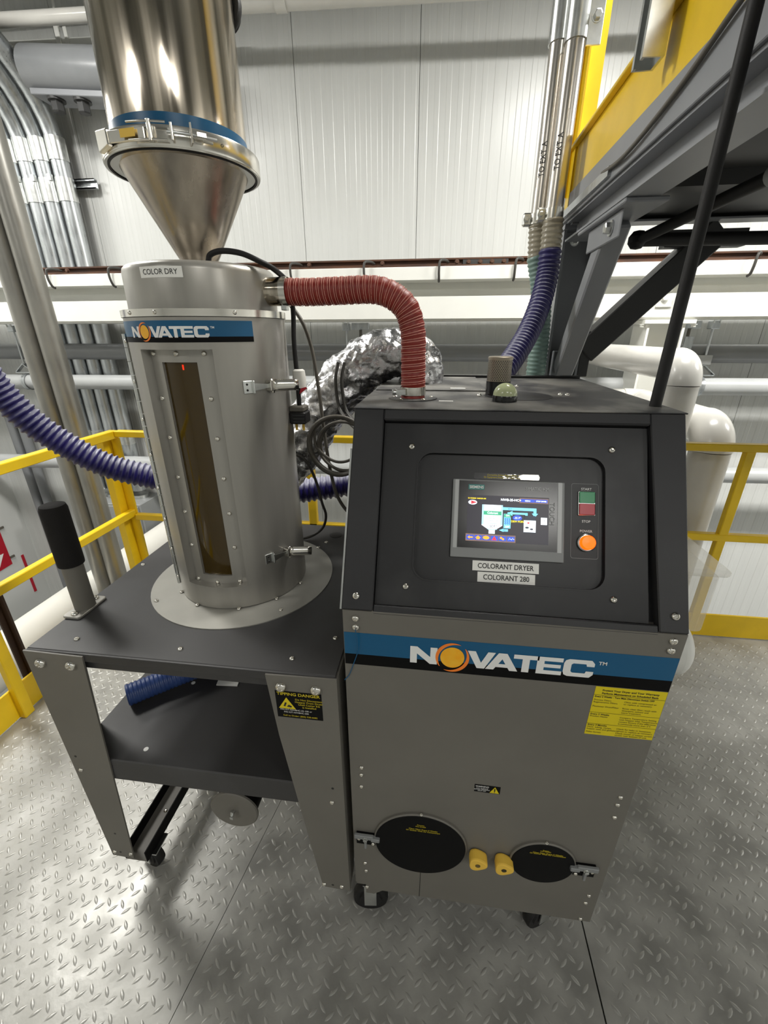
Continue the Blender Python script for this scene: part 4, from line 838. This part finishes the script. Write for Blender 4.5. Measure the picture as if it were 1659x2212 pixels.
# draw latches
def latch(z, tilt):
    q = None
    a = -41.5; e = Vector((cos(R(a)), sin(R(a)), 0)); tn = Vector((-sin(R(a)), cos(R(a)), 0)); up = Vector((0, 0, 1))
    q = MB().obox(HC+e*(HR+.0015)+up*z, e*.0015, tn*.012, up*.0135).build('draw_latch', 'zinc', H, bevel=.001)
    MB().obox(HC+e*(HR+.006)+tn*.009+up*z, e*.005, tn*.0018, up*.0135).build('catch', 'zinc', q, bevel=.001)
    for s in (-1, 1): screw(q, HC+e*(HR+.003)-tn*.004+up*(z+s*.006), e, .0025, 'ink')
    a2 = -24; e2 = Vector((cos(R(a2)), sin(R(a2)), 0)); t2 = Vector((-sin(R(a2)), cos(R(a2)), 0))
    p0 = HC+e*(HR+.007)+tn*.010+up*z; p1 = HC+e2*(HR+.009)+up*z
    d = (p1-p0); w_ = d.cross(up).normalized()
    MB().add([p0-up*.008-w_*.001, p0+up*.008-w_*.001, p1-up*.003-w_*.001, p1+up*.003-w_*.001, p0-up*.008+w_*.001, p0+up*.008+w_*.001, p1-up*.003+w_*.001, p1+up*.003+w_*.001], [(0, 2, 3, 1), (4, 5, 7, 6), (0, 4, 6, 2), (1, 3, 7, 5), (0, 1, 5, 4), (2, 6, 7, 3)]).build('hook', 'zinc', q)
    cz = HC+e2*(HR+.008)+up*z
    b = MB(); b.obox(cz, e2*.008, t2*.009, up*.011); b.cyl(cz+e2*.004-up*.016, cz+e2*.004+up*.016, .004, n=10); b.build('clamp_block', 'bright_steel', q, bevel=.001)
    # lever: a small trough swinging outwards
    dirv = (t2*.75+e2*.75+up*tilt).normalized(); sd = dirv.cross(up).normalized(); vv = sd.cross(dirv).normalized()
    vs = []; fs = []; N = 9; L_ = .056
    for i in range(6):
        s_ = i/5
        for j in range(N): al = R(-85+170*j/(N-1)); rr = .0125*(1-.1*s_); vs.append(cz+dirv*(.004+L_*s_)+vv*rr*sin(al)+sd*rr*.75*(cos(al)-.3))
    for i in range(5):
        for j in range(N-1): fs.append((i*N+j, i*N+j+1, (i+1)*N+j+1, (i+1)*N+j))
    o = MB().add(vs, fs, True).build('lever', 'bright_steel', q, fix=False)
    md = o.modifiers.new('solid', 'SOLIDIFY'); md.thickness = .0012
latch(1.446, 0); latch(1.027, -.1)
# lid
b = MB(); b.lathe([(HR-.001, 1.584), (HR+.003, 1.584), (HR+.003, 1.5975), (.158, 1.599)], HC, 96); b.build('clamp_ring', 'bright_steel', H)
for a in (-118, -95, -45): e = Vector((cos(R(a)), sin(R(a)), 0)); screw(H, HC+e*(HR+.003)+Vector((0, 0, 1.591)), e, .004)
MB().lathe([(.158, 1.5975), (.157, 1.668), (.155, 1.676), (.150, 1.681), (.142, 1.683), (.05, 1.686), (.04, 1.686)], HC, 96).build('lid', 'hopper_paint', H)
MB().cyl((-.25, .345, 1.637), (-.172, .345, 1.637), .0285, n=36).build('outlet_stub', 'steel', H)
q = cband('label', 'label_white', .157, -106.2, -74.2, 1.6515, 1.6705, .0008, H, 20)
text(q, 'lettering', 'ink', [('COLOR DRY', .157*R(-90.5), 1.657, .0098, 'CENTER', .95, 0)], CY(.157), .0014)

# ------------------------------------------------------------------ vacuum loader on top
LD = thing('vacuum_loader', (-.37, .355, 1.69), 'polished steel vacuum loader with a cone bottom above the hopper', 'loader')
MB().lathe([(.039, 1.684), (.0395, 1.700), (.046, 1.712), (.121, 1.853)], HC, 80).build('cone', 'cone_steel', LD)
MB().lathe([(.119, 1.853), (.136, 1.853), (.136, 1.858), (.119, 1.858)], HC, 80).build('cone_flange', 'bright_steel', LD); MB().lathe([(.1362, 1.8515), (.1405, 1.851), (.1405, 1.857), (.1362, 1.857)], HC, 80).build('gasket', 'rubber_black', LD); MB().lathe([(.1407, 1.8525), (.146, 1.8525), (.1465, 1.857), (.1407, 1.857)], HC, 80).build('cylinder_flange', 'bright_steel', LD)
MB().lathe([(.1255, 1.872), (.1255, 2.52), (.12, 2.54), (0, 2.55)], HC, 96).build('cylinder', 'steel', LD)
MB().lathe([(.140, 1.855), (.147, 1.855), (.1478, 1.858), (.1478, 1.882), (.147, 1.884), (.127, 1.885)], HC, 96).build('clamp_band', 'bright_steel', LD)
MB().lathe([(.1255, 1.885), (.1263, 1.885), (.1263, 1.909), (.1255, 1.909)], HC, 96).build('stripe', 'decal_blue', LD)
fC = CY(.148)
e_ = lambda a: Vector((cos(R(a)), sin(R(a)), 0))
q = MB().prism([(.148*R(-112), 1.861), (.148*R(-84), 1.860), (.148*R(-84), 1.878), (.148*R(-112), 1.879)], fC, .004, .0075).build('over_centre_latch', 'bright_steel', LD, bevel=.001)
b = MB(); b.prism([(.148*R(-126), 1.853), (.148*R(-112), 1.858), (.148*R(-112), 1.882), (.148*R(-126), 1.886)], fC, .001, .011); b.build('latch_tab', 'bright_steel', q, bevel=.002)
MB().prism([(.148*R(-101), 1.8645), (.148*R(-90), 1.8645), (.148*R(-90), 1.8765), (.148*R(-101), 1.8765)], fC, .0076, .0082).build('yellow_sticker', 'yellow_knob', q)
b = MB()
for z in (1.859, 1.8835): b.tube([fC(.148*R(a), z, .011) for a in range(-94, -66, 4)], .0018, 8)
b.cyl(fC(.148*R(-67), 1.859, .011), fC(.148*R(-67), 1.8835, .011), .0024, n=8); b.cyl(fC(.148*R(-80), 1.857, .010), fC(.148*R(-80), 1.886, .010), .0038, n=10); b.build('bail', 'bright_steel', q)
MB().tube([fC(.148*R(a), 1.871, .009) for a in range(-70, -39, 3)], .0028, 8).build('threaded_rod', 'zinc', q)
b = MB(); b.obox(fC(.148*R(-56), 1.871, .012), e_(-56)*.006, Vector((0, 0, .015)), e_(34)*.0016); b.obox(fC(.148*R(-50), 1.871, .012), e_(-50)*.006, Vector((0, 0, .004)), e_(40)*.008); b.build('wing_nut', 'bright_steel', q, bevel=.001)
text(q, 'lettering', 'ink', [('o', .148*R(-34.5), 1.867, .008, 'CENTER', 1, 0)], fC, .0008)
b = MB(); m_ = Matrix.Translation((-.283, .42, 2.128)) @ Matrix.Rotation(R(84), 4, 'X')
b.lathe([(0, -.02), (.03, -.02), (.03, -.004), (.039, -.004), (.041, 0), (.041, .008), (.039, .011), (.033, .011), (.033, .007), (0, .007)], n=36, m=m_); b.build('inlet_cap', 'rubber_black', LD)

# ------------------------------------------------------------------ hoses and cables
t = thing('return_hose', (.108, .333, ZT), 'rusty orange ribbed hot air hose from the hopper lid to the dryer top', 'hose')
HP = smooth([(.108, .333, ZT+.002), (.108, .333, 1.44), (.107, .333, 1.496), (.105, .333, 1.552), (.091, .335, 1.598), (.060, .337, 1.625), (.020, .339, 1.637), (-.05, .341, 1.6365), (-.128, .344, 1.635), (-.186, .345, 1.637)], 14)
HP = resample(HP, .0021); rr = [.0266+.0008*cos(2*pi*i/8) for i in range(len(HP))]
MB().tube(HP, rr, 26).build('hose_wall', 'hose_red', t)
def helix(path, r, pitch, off, n=14):
    P = resample([p.copy() for p in path], pitch/n); out = []; T0 = (P[1]-P[0]).normalized(); u = T0.orthogonal().normalized()
    for i, p in enumerate(P):
        T_ = ((P[min(i+1, len(P)-1)])-P[max(i-1, 0)]).normalized(); u = (u-T_*u.dot(T_)).normalized(); v = T_.cross(u); a = 2*pi*(i/n)+off
        out.append(p+r*(cos(a)*u+sin(a)*v))
    return out
for off in (0, 2.3): MB().tube(helix(HP[8:-10], .0276, .0125, off), .00055, 5).build('reinforcing_thread', 'hose_thread', t)
q = MB().lathe([(.0276, 1.424), (.0287, 1.424), (.0287, 1.4415), (.0276, 1.4415)], (.108, .333, 0), 40).build('hose_clamp', 'bright_steel', t)
b = MB(); b.obox((.081, .306, 1.432), (.010, .004, .0), (-.003, .006, 0), (0, 0, .0065)); b.cyl((.064, .300, 1.432), (.076, .304, 1.432), .0065, n=8); b.build('clamp_screw', 'zinc', q, bevel=.001)
mx = Matrix.Translation((-.180, .345, 1.637)) @ Matrix.Rotation(pi/2, 4, 'Y')
q = MB().lathe([(.0282, -.004), (.0292, -.004), (.0292, .010), (.0282, .010)], n=40, m=mx).build('hose_clamp', 'bright_steel', t)
MB().obox((-.176, .332, 1.604), (.006, 0, 0), (0, .009, 0), (0, 0, .005)).build('clamp_screw', 'zinc', q, bevel=.001)
# foil duct: crumpled aluminium sleeve
FP = resample(smooth([(.112, .66, 1.416), (.112, .66, 1.440), (.098, .66, 1.478), (.055, .66, 1.498), (0, .66, 1.494), (-.06, .66, 1.465), (-.125, .66, 1.405), (-.185, .66, 1.345), (-.245, .66, 1.265), (-.30, .65, 1.18), (-.35, .62, 1.11), (-.37, .56, 1.08), (-.37, .535, 1.075)], 14), .0042)
mb = MB(); n_ = 96; FR_ = [.066+.014*min(1, max(0, (.04-p.x)/.16))-.016*min(1, max(0, (-.30-p.x)/.07)) for p in FP]; mb.tube(FP, FR_, n_)
cent = FP; from mathutils import noise as mn
nv = []
for i, p in enumerate(mb.v[:len(FP)*n_]):
    c_ = cent[i//n_]; d_ = (Vector(p)-c_); q_ = Vector(p)
    st = Vector((q_.x*22+i//n_*.05, q_.y*22, q_.z*22)); f_ = mn.noise(st)*.008+mn.noise(q_*48)*.0045+abs(mn.noise(q_*85))*.0035-abs(mn.noise(q_*30+Vector((3, 1, 7))))*.007
    f_ -= abs(mn.noise(Vector((q_.x*70, q_.y*70, q_.z*70+i//n_*.03))))*.004
    nv.append(tuple(c_+d_*(1+f_/.066)))
mb.v[:len(nv)] = nv
solo(mb, 'foil_duct', 'foil', 'crumpled silver foil duct arching behind the orange hose onto the dryer top', 'duct', loc=(.11, .66, 1.416))
t = thing('suction_hose', (-.86, .70, 1.07), 'dark blue ribbed hose sweeping in from the left behind the hopper', 'hose')
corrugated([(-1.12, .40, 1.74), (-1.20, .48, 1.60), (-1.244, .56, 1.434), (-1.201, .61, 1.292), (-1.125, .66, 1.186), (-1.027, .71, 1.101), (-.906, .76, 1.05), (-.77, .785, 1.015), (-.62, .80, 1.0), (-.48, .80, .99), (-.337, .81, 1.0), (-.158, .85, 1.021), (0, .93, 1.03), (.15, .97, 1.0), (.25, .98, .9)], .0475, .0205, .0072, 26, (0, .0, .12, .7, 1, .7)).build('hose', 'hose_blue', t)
hose('hose_offcut', [(-.688, .160, .590), (-.62, .222, .590), (-.54, .292, .590), (-.46, .362, .590), (-.36, .45, .590)], .032, .011, .0025, 'hose_navy', 'short blue hose offcut lying on the black lower shelf', 20)
solo(MB().obox((-.44, .272, .5585), (.033, .002, 0), (-.002, .012, 0), (0, 0, .0014)), 'paper_slip', 'label_white', 'white paper slip lying at the back of the lower shelf', 'paper', loc=(-.44, .272, .557))
t = thing('power_cord', (-.18, .3, 1.33), 'black power cord with a plug hanging beside the hopper', 'cord')
MB().tube(smooth([(-.322, .30, 1.690), (-.315, .30, 1.703), (-.289, .30, 1.709), (-.249, .30, 1.704), (-.214, .305, 1.690), (-.192, .335, 1.677), (-.180, .384, 1.652), (-.179, .394, 1.60), (-.180, .386, 1.533), (-.177, .38, 1.449), (-.177, .38, 1.383)], 10), .0056, 12).build('cable', 'rubber_black', t)
b = MB(); b.prism(rrect(-.199, -.157, -.024, .024, .006, 3), lambda u, v, h: Vector((u, .38+v, h)), 1.345, 1.374); q = b.build('plug', 'rubber_black', t, bevel=.003)
b = MB()
for k in range(3): b.box(-.188, -.1585, .3545, .357, 1.350+k*.008, 1.353+k*.008)
b.build('grip_ribs', 'gloss_black', q)
MB().box(-.1985, -.160, .360, .401, 1.374, 1.388).build('plug_cap', 'cable_grey', q, bevel=.003)
for x in (-.188, -.170): MB().box(x-.003, x+.003, .378, .380, 1.326, 1.346).build('prong', 'yellow_knob', q)
q = MB().lathe([(.015, 1.431), (.0165, 1.45), (.0145, 1.47), (.009, 1.474)], (-.172, .38, 0), 14).build('cord_tag', 'tag_paper', t)
MB().add([(-.170, .366, 1.417), (-.150, .366, 1.43), (-.152, .366, 1.434), (-.166, .366, 1.430)], [(0, 1, 2, 3)]).build('tag_corner', 'sign_red', q)
t = thing('armoured_cable', (-.15, .5, 1.05), 'grey spiral armoured cable hanging between the hopper and the dryer', 'cable')
AP = smooth([(-.235, .47, 1.645), (-.219, .50, 1.619), (-.189, .50, 1.575), (-.170, .50, 1.508), (-.158, .50, 1.402), (-.151, .50, 1.30), (-.140, .50, 1.192), (-.122, .50, 1.106), (-.09, .50, 1.052), (-.05, .51, 1.01), (-.02, .52, .99)], 10)
corr = resample(AP, .0016); MB().tube(corr, [.0046+.0007*(i % 2) for i in range(len(corr))], 10).build('cable', 'cable_grey', t)
t = thing('cable_coil', (-.10, .45, 1.27), 'coil of grey cable hanging at the left side of the dryer', 'cable')
b = MB()
for k in range(5):
    r_ = .080-.006*(k % 3); cx, cz, cy = -.098+.004*k*(-1)**k, 1.272-.003*k, .44+.009*k
    b.tube([(cx+r_*cos(R(a)), cy+.006*sin(R(a*2)), cz+(r_+.004*(k % 2))*sin(R(a))) for a in range(0, 360, 10)], .0042, 8, closed=True)
b.build('coil', 'cable_grey', t)
MB().tube(smooth([(-.03, .47, 1.30), (-.06, .47, 1.235), (-.11, .46, 1.222), (-.16, .455, 1.26), (-.165, .45, 1.31)], 8), .004, 8).build('loose_turn', 'cable_grey', t)
b = MB()
for dx in (0, .018): b.tube(smooth([(-.118+dx, .572, 1.478), (-.126+dx, .562, 1.43), (-.118+dx, .555, 1.36), (-.09+dx, .52, 1.33), (-.05+dx, .47, 1.31)], 8), .0048, 8)
b.build('cable_tail', 'cable_dark', t)
solo(MB().tube(smooth([(-.40, .545, 1.235), (-.29, .565, 1.213), (-.238, .57, 1.195), (-.208, .57, 1.132), (-.192, .575, 1.05), (-.186, .59, 1.0), (-.200, .60, .952), (-.231, .60, .922), (-.273, .59, .908), (-.33, .575, .907)], 10), .0045, 8), 'sensor_cable', 'cable_dark', 'thin dark cable looping down onto the stand behind the hopper', 'cable', loc=(-.23, .6, .91))
bpy.context.view_layer.update()
